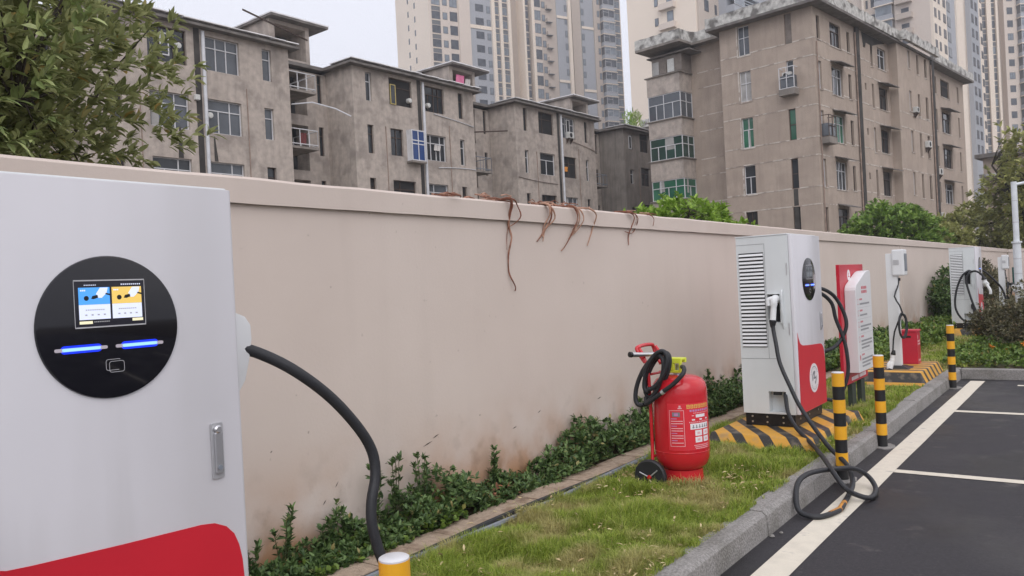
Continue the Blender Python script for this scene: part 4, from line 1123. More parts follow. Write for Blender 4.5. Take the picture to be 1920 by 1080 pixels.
# tower 2 : cream block right of the sky gap
t2 = thing('tower_block', 'cream high rise with small curved balconies right of the sky gap', 'tower block', (-47.27, 111.97, 0), BR)
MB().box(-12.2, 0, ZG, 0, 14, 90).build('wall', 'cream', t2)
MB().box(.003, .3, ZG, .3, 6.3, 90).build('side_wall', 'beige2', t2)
def box_window(par, x, y, z, w, h, face='-y', glassm='twin', frame='tdark'):
    mb = MB(); 
    if face == '+x':
        mb.box(x, y, z, x + .06, y + w, z + h, 0); mb.box(x + .06, y + .08, z + .08, x + .08, y + w - .08, z + h - .08, 1)
    else:
        mb.box(x, y - .06, z, x + w, y, z + h, 0); mb.box(x + .08, y - .08, z + .08, x + w - .08, y - .06, z + h - .08, 1)
    return mb.build('window', [frame, glassm], par, norm=False)
for f in range(5, 17):
    z = 41.9 - 3.0 * 9 + f * 3.0
    box_window(t2, -7.1, 0, z - 1.2, .65, 1.2, glassm='twin2')
    box_window(t2, -4.9, 0, z - 1.6, 1.1, 2.1, glassm='twin2')
    b_ = MB(); b_.box(-6.05, -.75, z - 2.2, -3.35, -.002, z - 2.05); b_.box(-6.05, -.75, z - 2.05, -3.35, -.65, z - 1.3); b_.box(-6.05, -.65, z - 2.05, -5.95, -.002, z - 1.3); b_.box(-3.45, -.65, z - 2.05, -3.35, -.002, z - 1.3)
    b_.build('balcony', 'beige', t2, norm=False)
    box_window(t2, .302, 2.0, z - .3, 1.2, 1.7, '+x'); box_window(t2, .302, 5.0, z - .3, .6, 1.5, '+x')
# grey glazed bay and wall of tower 2
MB().box(-.6, 6.303, ZG, 1.6, 14.9, 88).build('grey_wall', 'tgrey', t2)
for f in range(8, 16):
    z = f * 3.0 + 14.9 - 9.0
    m_ = MB(); m_.box(1.603, 6.4, z, 2.8, 9.8, z + 1.0); m_.box(1.603, 6.25, z + 2.7, 3.0, 14.2, z + 2.9, 1); m_.box(1.603, 9.9, z, 2.7, 14.0, z + .3)
    for k in range(5): m_.box(2.5, 10.0, z + .35 + k * .46, 2.75, 13.9, z + .55 + k * .46, 1)
    m_.build('balcony', ['tgrey', 'twin2'], t2, norm=False)
    box_window(t2, 2.81, 6.5, z + 1.05, 3.2, 1.6, '+x', 'twin2', 'framew')
MB().box(-1.0, 14.903, ZG, 1.0, 45, 86).build('grey_wall', 'tgrey', t2)
# tower 3 : tan block whose corner faces us
t3 = thing('tower_block', 'tan high rise with stacked balconies above the brown building roof', 'tower block', (-24.92, 168.6, 0), BR)
m_ = MB(); m_.box(-6.3, 0, ZG, 0, 20, 97); m_.box(-22, .8, ZG, -6.32, 20, 97); m_.build('wall', 'beige', t3)
m_ = MB(); m_.box(.003, .02, ZG, .5, 8.4, 97); m_.box(.003, 14.9, ZG, .6, 21, 97); m_.build('side_wall', 'cream', t3)
m_ = MB(); m_.box(.003, 8.41, ZG, .3, 14.88, 97); m_.build('grey_side_wall', 'tgrey', t3)
m_ = MB(); m_.box(.62, 21.2, ZG, 1.5, 27.6, 95); m_.build('blue_grey_wall', 'tgrey', t3)
m_ = MB(); m_.box(-4, 20.02, ZG, .6, 21.18, 95); m_.box(-4, 27.7, ZG, 1.2, 31.5, 95); m_.build('pier', 'cream', t3)
MB().box(-22.3, 0.3, ZG, -20.0, .78, 97).build('pier', 'cream', t3)
MB().box(-12.3, -.2, ZG, -11.9, .78, 97).build('pier', 'cream', t3)
for f in range(9, 24):
    z = 49.9 - 3.0 * 12 + (f - 5) * 3.0
    b_ = MB(); b_.box(-5.9, -1.1, z - .6, -3.0, -.002, z - .42); b_.box(-5.9, -1.1, z - .42, -3.0, -.98, z + .45); b_.box(-5.9, -.98, z - .42, -5.78, -.002, z + .45); b_.box(-3.12, -.98, z - .42, -3.0, -.002, z + .45)
    b_.build('balcony', 'beige2', t3, norm=False)
    box_window(t3, -5.1, 0, z - .3, 1.4, 1.9)
    b_ = MB(); b_.box(-9.9, -.4, z + .2, -6.6, .79, z + 1.1, 0); b_.box(-10.1, -.6, z + 3.0, -6.4, .79, z + 3.19, 1); tag(b_.build('bay', ['tgrey', 'cream'], t3, norm=False), kind='stuff')
    box_window(t3, -9.8, -.2, z + 1.11, 3.1, 1.85, glassm='twin2', frame='framew')
    box_window(t3, -10.9, .8, z + .6, .75, 1.6); box_window(t3, -12.0 + .15, .8, z + .6, .4, 1.6)
    b_ = MB(); b_.box(-19.6, .1, z + .2, -15.0, .79, z + 1.1, 0); b_.box(-19.8, -.1, z + 3.0, -14.9, .79, z + 3.19, 1); tag(b_.build('bay', ['tgrey', 'cream'], t3, norm=False), kind='stuff')
    box_window(t3, -19.5, .3, z + 1.11, 4.3, 1.85, glassm='twin2', frame='framew')
    for (yy, w_) in ((.6, 1.3), (3.1, 1.1), (6.1, 1.6)): box_window(t3, .503, yy, z - 1.2, w_, 1.7, '+x')
    for (yy, w_) in ((9.5, 2.0),): box_window(t3, .303, yy, z - 1.2, w_, 1.9, '+x', 'twin2')
    for (yy, w_) in ((21.9, 1.6), (24.7, 1.6)): box_window(t3, 1.503, yy, z - 1.2, w_, 1.8, '+x')
    box_window(t3, 1.203, 29.8, z - 1.2, 1.4, 1.6, '+x')
# tower 4 : far right
T4 = [(-3.2, -.6, .6, 'beige2', 'win', -2.2, -.9, 1.4), (-.6, .4, -.2, 'cream', None), (.4, 1.5, .3, 'beige', 'strip', .42, 1.5), (1.5, 2.6, -.2, 'cream', None), (2.6, 3.6, .3, 'beige', 'strip', 2.62, 3.6),
      (3.6, 4.1, -.2, 'cream', None), (4.1, 5.6, 1.5, 'beige2', None), (5.6, 8.4, 0, 'beige', 'win', 6.3, 7.6, 1.5), (8.4, 12.5, .2, 'beige', 'bay', 8.7, 10.9), (12.5, 30, .4, 'beige2', 'win', 14, 16, 1.5)]  # deep plain tan strip carries the shade of the beige wall in its colour
t4, _ = tower('tower_block', 'beige high rise at the far right edge with narrow window strips', (-20.83, 206.6, 0), R(90 - 50), T4, 97, ref=54.3, sto=2.9, vis=(18, 62))

# ------------------------------------------------------------------ charging cabinets
def smooth_path(P, sub=6):
    P = [Vector(p) for p in P]; out = []
    for i in range(len(P) - 1):
        p0, p1, p2, p3 = P[max(i - 1, 0)], P[i], P[i + 1], P[min(i + 2, len(P) - 1)]
        for k in range(sub):
            t = k / sub
            out.append(0.5 * ((2 * p1) + (p2 - p0) * t + (2 * p0 - 5 * p1 + 4 * p2 - p3) * t * t + (3 * p1 - p0 - 3 * p2 + p3) * t ** 3))
    out.append(P[-1]); return out

def rrect(cx, cz, w, h, r, n=4):
    pts = []
    for (sx, sz, a0) in ((1, -1, -90), (1, 1, 0), (-1, 1, 90), (-1, -1, 180)):
        for k in range(n + 1):
            a = R(a0 + 90 * k / n)
            pts.append((cx + sx * (w / 2 - r) + r * math.cos(a), cz + sz * (h / 2 - r) + r * math.sin(a)))
    return pts

CW, CD, CH = 0.87, 0.49, 1.766
def make_charger(loc, label, full=True, face_on=True):
    c = thing('charging_station', label, 'charger', loc, R(90), 'white DC charging cabinets along the wall')
    MB().box(.012, .012, 0, CW - .012, CD - .012, .112).build('base', 'black', c, bevel=.004)
    for (x_, y_) in ((.0, .12), (.0, .27), (.0, .41)):
        for z_ in (.035, .085):
            MB().lathe([(.009, -.006), (.009, 0), (.004, .003)], 8, 0, (.008, y_, z_), 'X').build('bolt', 'silver', c)
    for x_ in (.15, .43, .72):
        MB().lathe([(.009, -.004), (.009, .004)], 8, 0, (x_, .011, .06), 'Y').build('bolt', 'silver', c)
    # cabinet body: left and right flanks have real recesses for connector and cable outlet
    XL = Matrix(((0, 1, 0, 0), (-1, 0, 0, CD), (0, 0, 1, 0), (0, 0, 0, 1)))      # facade x runs from back to front, outward -x
    ops = [(CD - .210, CD - .095, .965, 1.225), (CD - .245, CD - .085, .125, .325)]
    ops[1] = (CD - .245, CD - .085, .13, .325)
    b = MB(XL); b.facade(CD, .115, CH, ops, 0, .09, 0, x0=0)
    for k, o in enumerate(ops):
        b.quad((o[0], .09, o[2]), (o[1], .09, o[2]), (o[1], .09, o[3]), (o[0], .09, o[3]), 1 if k == 0 else 0)
    b.X = None
    xr = CW
    b.X = Matrix(((0, -1, 0, CW), (1, 0, 0, 0), (0, 0, 1, 0), (0, 0, 0, 1)))
    ops2 = [(.095, .210, .965, 1.225), (.085, .245, .13, .325)]
    b.facade(CD, .115, CH, ops2, 0, .09, 0, x0=0)
    for k, o in enumerate(ops2):
        b.quad((o[0], .09, o[2]), (o[1], .09, o[2]), (o[1], .09, o[3]), (o[0], .09, o[3]), 1 if k == 0 else 0)
    b.X = None
    b.quad((0, CD, .115), (CW, CD, .115), (CW, CD, CH), (0, CD, CH)); b.quad((0, 0, CH), (CW, 0, CH), (CW, CD, CH), (0, CD, CH)); b.quad((0, 0, .115), (0, CD, .115), (CW, CD, .115), (CW, 0, .115))
    b.quad((0, 0, .115), (CW, 0, .115), (CW, 0, CH), (0, 0, CH))
    b.build('cabinet', ['whiteside', 'darkgap'], c, norm=False)
    # front door: a slab with rounded edges, standing proud of the body
    d = MB(); poly = [(0.0, -.002), (0.0, -.022), (.006, -.034), (.018, -.040), (CW - .018, -.040), (CW - .006, -.034), (CW, -.022), (CW, -.002)]
    d.slabp(poly, .118, CH + .003)
    door = d.build('door', 'white', c, bevel=.004, smooth=True)
    YF = -.0405
    # top cap lip
    MB().box(-.004, .003, CH + .002, CW + .004, CD + .006, CH + .014).build('top_cap', 'whiteside', c, bevel=.004)
    # seams of the side panels
    for sx in (-.0015, CW - .0005):
        s_ = MB()
        s_.box(sx, .115, .628, sx + .002, CD, .632); MBs = s_
        s_.build('panel_seam', 'seam', c, norm=False)
        MB().box(sx, .219, .632, sx + .002, .222, 1.70).build('panel_seam', 'seam', c, norm=False)
        MB().box(sx, .222, 1.697, sx + .002, CD, 1.70).build('panel_seam', 'seam', c, norm=False)
        for z_ in (.85, 1.40): MB().box(sx - .003, .018, z_, sx + .004, .026, z_ + .11).build('hinge', 'greylock', c)
    # louvres, every slat a part
    for side in ((0,) if not full else (0, 1)):
        x_ = -.003 if side == 0 else CW + .001
        vp = MB().box(x_, .232, .735, x_ + .002, .466, 1.62).build('vent', 'darkgap', c, norm=False)
        first = None
        for k in range(25):
            z_ = .742 + k * .0352
            if first is None:
                m_ = MB(); sg = -1 if side == 0 else 1; xo = 0 if side == 0 else .002
                m_.add([(xo, .234, 0), (xo, .464, 0), (xo, .464, .022), (xo, .234, .022), (xo + sg * .010, .234, .003), (xo + sg * .010, .464, .003)],
                       [(0, 1, 5, 4), (4, 5, 2, 3), (0, 4, 3), (1, 2, 5), (0, 3, 2, 1)])
                first = m_.build('slat', 'slatwhite', vp, loc=(x_, 0, z_))
            else: copy_obj(first, vp, (x_, 0, z_))
    # connector holder frame with its flared front flange
    for sgn, x_ in ((-1, 0.0), (1, CW)):
        h = MB()
        X0_, X1_ = (x_ - .016, x_ - .002) if sgn < 0 else (x_ + .002, x_ + .016)
        h.box(X0_, .080, .955, X1_, .0945, 1.237); h.box(X0_, .211, 1.0, X1_, .217, 1.237); h.box(X0_, .0945, 1.226, X1_, .211, 1.237)
        h.prism([(0, 0), (1, 0), (1, 1)], 0, 0) if False else None
        h.build('connector_holder', 'whiteside', c, bevel=.003)
        X1_ = x_ + sgn * .034
        if sgn > 0:
            pr = [(x_ + .002, 1.06), (x_ + .05, 1.08), (x_ + .085, 1.13), (x_ + .105, 1.20), (x_ + .118, 1.27), (x_ + .116, 1.32), (x_ + .095, 1.35), (x_ + .06, 1.365), (x_ + .002, 1.37)]
            MB().prism(pr, .060, .105).build('connector_cover', 'slatwhite', c, bevel=.008, smooth=True); continue
        fl_ = MB(); pr = [(x_ + sgn * .002, .90), (x_ + sgn * .012, .93), (x_ + sgn * .034, 1.06), (x_ + sgn * .036, 1.21), (x_ + sgn * .030, 1.243), (x_ + sgn * .014, 1.262), (x_ + sgn * .002, 1.265)]
        fl_.prism(pr, .064, .0795); fl_.build('holder_flange', 'whiteside', c, bevel=.003)
    # red front panel
    pol = [(.018, .372), (.018, 1.115), (.028, 1.09), (.045, 1.055), (.07, 1.025), (.10, 1.005), (.15, .990), (.21, .985), (.30, .980), (.45, .972), (.60, .966), (.70, .962), (.745, .955),
           (.785, .935), (.812, .905), (.828, .865), (.838, .815), (.842, .75), (.842, .372)]
    pol = [(x_, z_ - .25) for x_, z_ in pol]
    m_ = MB().prism(pol, YF - .0025, YF - .0003)
    m_.build('red_panel', 'red', c)
    # round emblem
    em = MB().lathe([(.138, -.003), (.138, 0)], 40, 0, (.45, YF - .003, .405), 'Y').build('emblem', 'whiteprint', c)
    ring = lambda r0, r1, y_, a0, a1, n_=24: [[(.45 + r * math.cos(R(a)), .405 + r * math.sin(R(a))) for a in np.linspace(a0, a1, n_)] for r in (r0, r1)]
    def arc(r0, r1, a0, a1, y_, mat, n_=20):
        i, o = ring(r0, r1, 0, a0, a1, n_); q = MB()
        for k in range(n_ - 1): q.quad((i[k][0], y_, i[k][1]), (i[k + 1][0], y_, i[k + 1][1]), (o[k + 1][0], y_, o[k + 1][1]), (o[k][0], y_, o[k][1]))
        return q.build('emblem_mark', mat, em, norm=False)
    arc(.088, .091, 0, 360, YF - .0065, 'greyline')
    for k in range(14):
        a = 25 + k * 10; arc(.102, .114, a, a + 6, YF - .0065, 'greyprint', 3)
    for k in range(10):
        a = 215 + k * 11; arc(.102, .114, a, a + 5, YF - .0065, 'greyprint', 3)
    # stylised letter in the emblem: hooked upper bow and lower tail
    arc(.040, .066, 60, 205, YF - .0066, 'greyprint'); arc(.042, .066, -75, 15, YF - .0067, 'greyprint')
    q = MB(); q.box(.425, YF - .007, .395, .515, YF - .0062, .412); q.box(.437, YF - .0068, .412, .462, YF - .0064, .455); q.build('emblem_mark', 'greyprint', em, norm=False)
    # bezel disc with screen, light bars and card icon
    bz = MB().lathe([(.204, -.0005), (.202, -.006), (.196, -.008)], 72, 0, (.447, YF, 1.348), 'Y').build('display_bezel', 'gloss', c, smooth=True)
    ys = YF - .0086
    sc = MB(); x0, x1, z0, z1 = .348, .546, 1.352, 1.480
    sc.box(x0, ys - .0004, z0, x1, ys + .0003, z1, 0)
    scr = sc.build('screen', 'scr_dark', bz, norm=False)
    fr = MB(); fr.box(x0 - .002, ys - .0012, z1, x1 + .002, ys, z1 + .0035); fr.box(x0 - .002, ys - .0012, z0 - .0035, x1 + .002, ys, z0)
    fr.box(x0 - .0025, ys - .001, z0, x0 - .001, ys, z1); fr.box(x1 + .001, ys - .001, z0, x1 + .0025, ys, z1)
    fr.build('screen_trim', 'iconline', bz, norm=False)
    T = MB(); yt = ys - .0009
    def rect(a, b_, cc, dd, m, dy=0): T.quad((a, yt - dy, cc), (b_, yt - dy, cc), (b_, yt - dy, dd), (a, yt - dy, dd), m)
    for (ox, mi) in ((x0 + .010, 0), (x0 + .103, 1)):
        w_ = .087
        rect(ox, ox + w_, z0 + .062, z0 + .110, mi); rect(ox, ox + w_, z0 + .020, z0 + .0618, 2)
        # little picture of a white gun with a black plug and a coin
        T.add([(ox + .048, yt - .0004, z0 + .092), (ox + .060, yt - .0004, z0 + .109), (ox + .082, yt - .0004, z0 + .109), (ox + .078, yt - .0004, z0 + .093), (ox + .064, yt - .0004, z0 + .080), (ox + .054, yt - .0004, z0 + .080)], [(0, 1, 2, 3, 4, 5)], 2)
        T.add([(ox + .034, yt - .0005, z0 + .078), (ox + .038, yt - .0005, z0 + .086), (ox + .052, yt - .0005, z0 + .089), (ox + .054, yt - .0005, z0 + .081), (ox + .042, yt - .0005, z0 + .077)], [(0, 1, 2, 3, 4)], 3)
        T.add([(ox + .074, yt - .0005, z0 + .090), (ox + w_, yt - .0005, z0 + .086), (ox + w_, yt - .0005, z0 + .091), (ox + .076, yt - .0005, z0 + .094)], [(0, 1, 2, 3)], 3)
        n_ = 12; T.add([(ox + .021 + .007 * math.cos(2 * math.pi * k / n_), yt - .0005, z0 + .080 + .007 * math.sin(2 * math.pi * k / n_)) for k in range(n_)], [tuple(range(n_))], 3)
        for k in range(9): rect(ox + .018 + k * .006, ox + .022 + k * .006, z0 + .0455, z0 + .0485, 5, .0004)
        for k in range(4): rect(ox + .016 + k * .017, ox + .022 + k * .017, z0 + .031, z0 + .035, 5, .0004)
        for k in range(3): rect(ox + .005 + k * .005, ox + .009 + k * .005, z0 + .100, z0 + .104, 2, .0004)
    rect(x0 + .010, x0 + .046, z0 + .008, z0 + .016, 4); rect(x1 - .038, x1 - .006, z0 + .010, z0 + .018, 4)
    for k in range(9): rect(x0 + .050 + k * .005, x0 + .0535 + k * .005, z0 + .0115, z0 + .0145, 5)
    for k in range(7): rect(x0 + .026 + k * .005, x0 + .029 + k * .005, z1 - .0125, z1 - .010, 2)
    for k in range(10): rect(x1 - .068 + k * .006, x1 - .0645 + k * .006, z1 - .0125, z1 - .009, 2)
    T.build('screen_picture', (['scr_blue', 'scr_gold', 'scr_white', 'black', 'scr_cream', 'greyline'] if face_on else ['scr_dim', 'scr_dim', 'scr_dim2', 'black', 'scr_dim', 'greyprint']), bz, norm=False)
    for (a, b_) in ((.288, .432), (.455, .599)):
        q = MB(); q.prism(rrect((a + b_) / 2, 1.292, b_ - a, .0095, .0046), ys - .0014, ys)
        lb = q.build('light_bar', 'ledend', bz)
        q = MB(); q.prism(rrect((a + b_) / 2, 1.2922, (b_ - a) * .78, .022, .0105), ys - .0006, ys - .0001)
        g_ = q.build('glow', 'led', lb)
        q = MB(); q.prism(rrect((a + b_) / 2, 1.292, (b_ - a) * .72, .0085, .004), ys - .0022, ys - .0016); q.build('lamp_core', 'ledcore', lb)
    q = MB()
    for (cx, cz, o_) in ((.447, 1.240, 0), (.456, 1.234, .0008)):
        out = rrect(cx, cz, .044, .032, .007); inn = rrect(cx, cz, .0415, .0295, .006); k_ = len(out)
        for i in range(k_):
            j = (i + 1) % k_
            if o_ == 0 and not (out[i][0] < .437 or out[i][1] > 1.252): continue
            q.quad((out[i][0], ys - o_, out[i][1]), (out[j][0], ys - o_, out[j][1]), (inn[j][0], ys - o_, inn[j][1]), (inn[i][0], ys - o_, inn[i][1]))
    q.build('card_icon', 'iconline', bz, norm=False)
    # swing handle lock
    q = MB(); q.prism(rrect(.766, .932, .042, .178, .006), YF - .006, YF - .0005)
    lk = q.build('lock_plate', 'greylock', c, bevel=.0015)
    q = MB(); q.prism(rrect(.766, .925, .026, .135, .008), YF - .015, YF - .0065); q.build('swing_handle', 'silver', lk, bevel=.003)
    q = MB().lathe([(.013, 0), (.013, -.008), (.009, -.012)][::-1], 16, 0, (.766, YF - .007, 1.0), 'Y').build('pivot', 'silver', lk, smooth=True)
    q = MB().lathe([(.008, 0), (.008, .003)], 14, 0, (.766, YF - .0182, .879), 'Y').build('key_cylinder', 'pipeg', lk)
    # small label plates inside the cable outlet
    MB().box(-.001, .130, .292, .03, .20, .318).build('outlet_gland', 'darkgap', c)
    return c

ZB = .25
chA = make_charger((-2.34, .70, ZB), 'large white charger in the foreground with a round black display and red lower panel')
chB = make_charger((-2.34, 7.37, ZB), 'white charger in the middle distance, louvred side towards us, cable coiled at its foot', True, False)
chC = make_charger((-2.34, 20.0, ZB + .03), 'farthest white charger half hidden by the dusty bush', False, False)

# concrete plinths
def plinth(loc, b, t, h, mat, label):
    o = MB().frustum(b, t, 0, h).build('plinth', mat, loc=loc, bevel=.012)
    return tag(o, label, 'plinth', 'striped concrete plinths under the chargers')
plinth((-2.52, 7.72, .03), (-.50, -.92, .52, .92), (-.46, -.80, .44, .80), .218, 'stripeA', 'yellow and black plinth under the middle charger')
plinth((-2.52, 1.1, .03), (-.50, -.92, .52, .80), (-.46, -.80, .44, .70), .218, 'stripeA', 'yellow and black plinth under the foreground charger')
plinth((-2.28, 12.05, .03), (-.52, -.62, .35, .98), (-.48, -.50, .25, .86), .26, 'stripeB', 'yellow and black slatted looking plinth under the post charger and red box')
plinth((-2.53, 20.4, .0), (-.50, -.95, .52, .92), (-.46, -.85, .46, .80), .278, 'stripeC', 'yellow and black plinth under the farthest charger')

# ------------------------------------------------------------------ cables with connectors
def cable(name, label, pts, r=.0185, sub=6, extra=None, group=None):
    t = thing(name, label, 'charging cable', (0, 0, 0), 0, group)
    MB().tube(smooth_path(pts, sub), r, 12).build('cable', 'rubber', t, smooth=True)
    return t
def gun(t, p0, p1, p2, pt, s=1.0, collar=True):
    """white pistol connector: nose p0, elbow p1, grip end p2, trigger guard nose pt"""
    p0, p1, p2, pt = map(Vector, (p0, p1, p2, pt))
    MB().tube(smooth_path([p0, (p0 + p1) / 2 + Vector((0, 0, .004)), p1, p1.lerp(p2, .45), p2], 5), [.036 * s] * 8 + [.033 * s] * 6 + [.027 * s] * 7, 14).build('grip', 'slatwhite', t, smooth=True)
    MB().tube(smooth_path([p1 + Vector((0, 0, .012)), pt.lerp(p1, .5) + Vector((0, 0, .012)), pt, pt + Vector((0, 0, -.05 * s))], 4), .019 * s, 10).build('latch_housing', 'slatwhite', t, smooth=True)
    d = (p2 - p1).normalized()
    MB().tube([p2 - d * .006, p2 + d * .01, p2 + d * .035, p2 + d * .06], [.031 * s, .032 * s, .026 * s, .019 * s], 14).build('collar', 'black', t, smooth=True)
    d0 = (p0 - p1).normalized()
    MB().tube([p0 - d0 * .01, p0 + d0 * .05], .030 * s, 14).build('nozzle', 'black', t, smooth=True)

cm = cable('charging_cable', 'long black cable from the middle charger connector coiled on the kerb and white line',
  [(-2.478, 7.262, 1.20), (-2.470, 7.255, 1.14), (-2.435, 7.2, 1.03), (-2.393, 7.15, 0.867), (-2.295, 7.08, 0.679), (-2.17, 7.0, 0.476), (-1.905, 6.75, 0.243), (-1.697, 6.5, 0.156), (-1.60, 6.28, 0.08), (-1.572, 6.068, 0.045),
   (-1.555, 5.85, 0.03), (-1.545, 5.703, 0.022), (-1.585, 5.526, 0.022), (-1.645, 5.454, 0.022), (-1.745, 5.46, .045), (-1.785, 5.53, .135), (-1.80, 5.65, .20), (-1.79, 5.82, .215), (-1.755, 6.0, .205), (-1.69, 6.19, .185), (-1.61, 6.357, 0.16),
   (-1.538, 6.486, 0.08), (-1.45, 6.32, 0.03), (-1.437, 6.078, 0.025), (-1.523, 6.006, 0.06), (-1.575, 5.94, 0.12), (-1.68, 6.05, 0.20), (-1.86, 6.45, 0.21), (-2.053, 6.85, 0.215), (-2.25, 7.08, 0.30), (-2.36, 7.22, 0.40), (-2.41, 7.32, 0.51), (-2.435, 7.39, 0.545), (-2.44, 7.44, .56)])
gun(cm, (-2.467, 7.44, 1.425), (-2.467, 7.30, 1.43), (-2.478, 7.272, 1.235), (-2.515, 7.275, 1.425))
MB().tube([(-1.556, 5.86, .03), (-1.546, 5.70, .022), (-1.575, 5.57, .022)], .0195, 12).build('tape_patch', pm('orange_worn_tape', (0.50, 0.22, 0.04), .6, .35, 30), cm, smooth=True)
ck = cable('charging_cable', 'short black cable loop hanging off the far side of the middle charger',
  [(-2.44, 8.20, 1.47), (-2.36, 8.27, 1.50), (-2.286, 8.35, 1.47), (-2.228, 8.45, 1.389), (-2.171, 8.5, 1.239), (-2.151, 8.5, 1.108), (-2.193, 8.48, 0.986), (-2.254, 8.4, 0.895), (-2.34, 8.25, 0.86), (-2.42, 8.2, .84)])
ck2 = cable('charging_cable', 'long black cable hanging behind the middle charger down to the grass',
  [(-2.42, 8.2, 1.45), (-2.34, 8.30, 1.45), (-2.264, 8.42, 1.342), (-2.238, 8.45, 1.178), (-2.18, 8.47, 0.987), (-2.152, 8.47, 0.825), (-2.151, 8.47, 0.636), (-2.201, 8.45, 0.459), (-2.284, 8.42, 0.36), (-2.40, 8.30, .40), (-2.44, 8.2, .45)])
cn = cable('charging_cable', 'thick black cable arching from the foreground charger down behind the nearest bollard',
  [(-2.43, 1.55, 1.495), (-2.42, 1.66, 1.488), (-2.38, 1.740, 1.450), (-2.33, 1.824, 1.386), (-2.3, 1.938, 1.285), (-2.28, 2.042, 1.162), (-2.27, 2.099, 1.061), (-2.26, 2.102, 0.97), (-2.25, 2.067, 0.879), (-2.24, 2.055, 0.793),
   (-2.22, 2.074, 0.671), (-2.2, 2.116, 0.571), (-2.16, 2.2, .40), (-2.1, 2.3, .22), (-2.05, 2.15, .15), (-2.1, 1.9, .16), (-2.25, 1.75, .3), (-2.42, 1.60, .52), (-2.44, 1.50, .55)], r=.0205)
cn2 = cable('charging_cable', 'black cable drooping in front of the foreground charger at the bottom left corner',
  [(-2.43, .76, 1.495), (-2.42, .66, 1.48), (-2.30, .62, 1.35), (-2.16, .70, 1.10), (-2.08, .80, .95), (-2.02, .82, .80), (-2.0, .80, .6), (-2.02, .7, .35), (-2.15, .6, .3), (-2.35, .62, .5), (-2.44, .74, .55)])
for (nm_, lb_t, P_) in (('charging_cable', 'black cable looping down the louvred side of the farthest charger',
     [(-2.44, 20.05, 1.50), (-2.45, 19.9, 1.54), (-2.58, 19.85, 1.42), (-2.70, 19.85, 1.10), (-2.73, 19.85, .75), (-2.62, 19.85, .50), (-2.47, 19.85, .44), (-2.38, 19.86, .58), (-2.42, 19.98, .80), (-2.44, 20.05, .55)]),
    ('charging_cable', 'second black cable curving across the side of the farthest charger',
     [(-2.40, 20.05, 1.5), (-2.42, 19.9, 1.52), (-2.50, 19.86, 1.35), (-2.44, 19.86, 1.0), (-2.36, 19.86, .72), (-2.28, 19.84, .55), (-2.15, 19.9, .48), (-2.12, 20.3, .52), (-2.2, 20.6, .6)]),
    ('charging_cable', 'black cable from the farthest charger to its white connector',
     [(-2.38, 19.9, 1.52), (-2.30, 19.84, 1.52), (-2.2, 19.82, 1.45), (-2.16, 19.82, 1.36)]),
    ('charging_cable', 'bundle of dark cable on the right side of the farthest charger',
     [(-2.42, 20.88, 1.5), (-2.3, 21.0, 1.52), (-2.1, 21.1, 1.3), (-1.95, 21.2, 1.05), (-1.9, 21.2, .7), (-2.05, 21.1, .5), (-2.4, 20.9, .55)])):
    q = cable(nm_, lb_t, P_, r=.022, sub=5)
    if 'connector' in lb_t: gun(q, (-2.12, 19.86, 1.22), (-2.14, 19.82, 1.26), (-2.155, 19.815, 1.34), (-2.05, 19.80, 1.10), 1.6)

# ------------------------------------------------------------------ bollards
def make_bollard(loc, label):
    b = thing('bollard', label, 'bollard', loc, 0, 'yellow and black bollards along the kerb')
    r, hh, nb = .046, .855, 8
    MB().lathe([(r + .001, 0), (r + .001, .01)], 24, 0).build('foot_ring', 'greylock', b)
    for k in range(nb):
        z0, z1 = .01 + (hh - .014) * k / nb, .01 + (hh - .014) * (k + 1) / nb
        yel = (nb - 1 - k) % 2 == 0
        rr = r + (.0015 if yel else 0)
        MB().lathe([(rr, z0 + .0004), (rr, z1 - .0004)], 28, 0).build('yellow_band' if yel else 'black_band', 'yellow' if yel else 'bblack', b, smooth=True)
    MB().lathe([(r + .0005, hh - .004), (r + .0005, hh + .001), (r - .004, hh + .004), (.01, hh + .006)], 28, 0).build('cap', 'capwhite', b, smooth=True)
    return b
bl = make_bollard((-1.765, 1.70, 0), 'nearest bollard, only its grey cap and yellow band in view at the bottom edge')
make_bollard((-1.76, 6.62, 0), 'bollard beside the coiled cable and the middle charger')
make_bollard((-1.76, 8.01, 0), 'bollard in front of the red and white notice board')
make_bollard((-1.76, 12.23, 0), 'farthest bollard at the corner of the kerb')
for i, (x_, y_) in enumerate(((-1.76, 6.62), (-1.76, 8.01), (-1.76, 12.23))):
    m_ = MB(); n_ = 9
    m_.slabp([(x_ + (.10 + .02 * rnd.random()) * math.cos(2 * math.pi * k / n_) * .8 + .02, y_ + (.12 + .04 * rnd.random()) * math.sin(2 * math.pi * k / n_)) for k in range(n_)], .001, .010)
    tag(m_.build('mortar_patch', 'kerb'), 'pale mortar patch on the asphalt round a bollard foot', kind='structure')

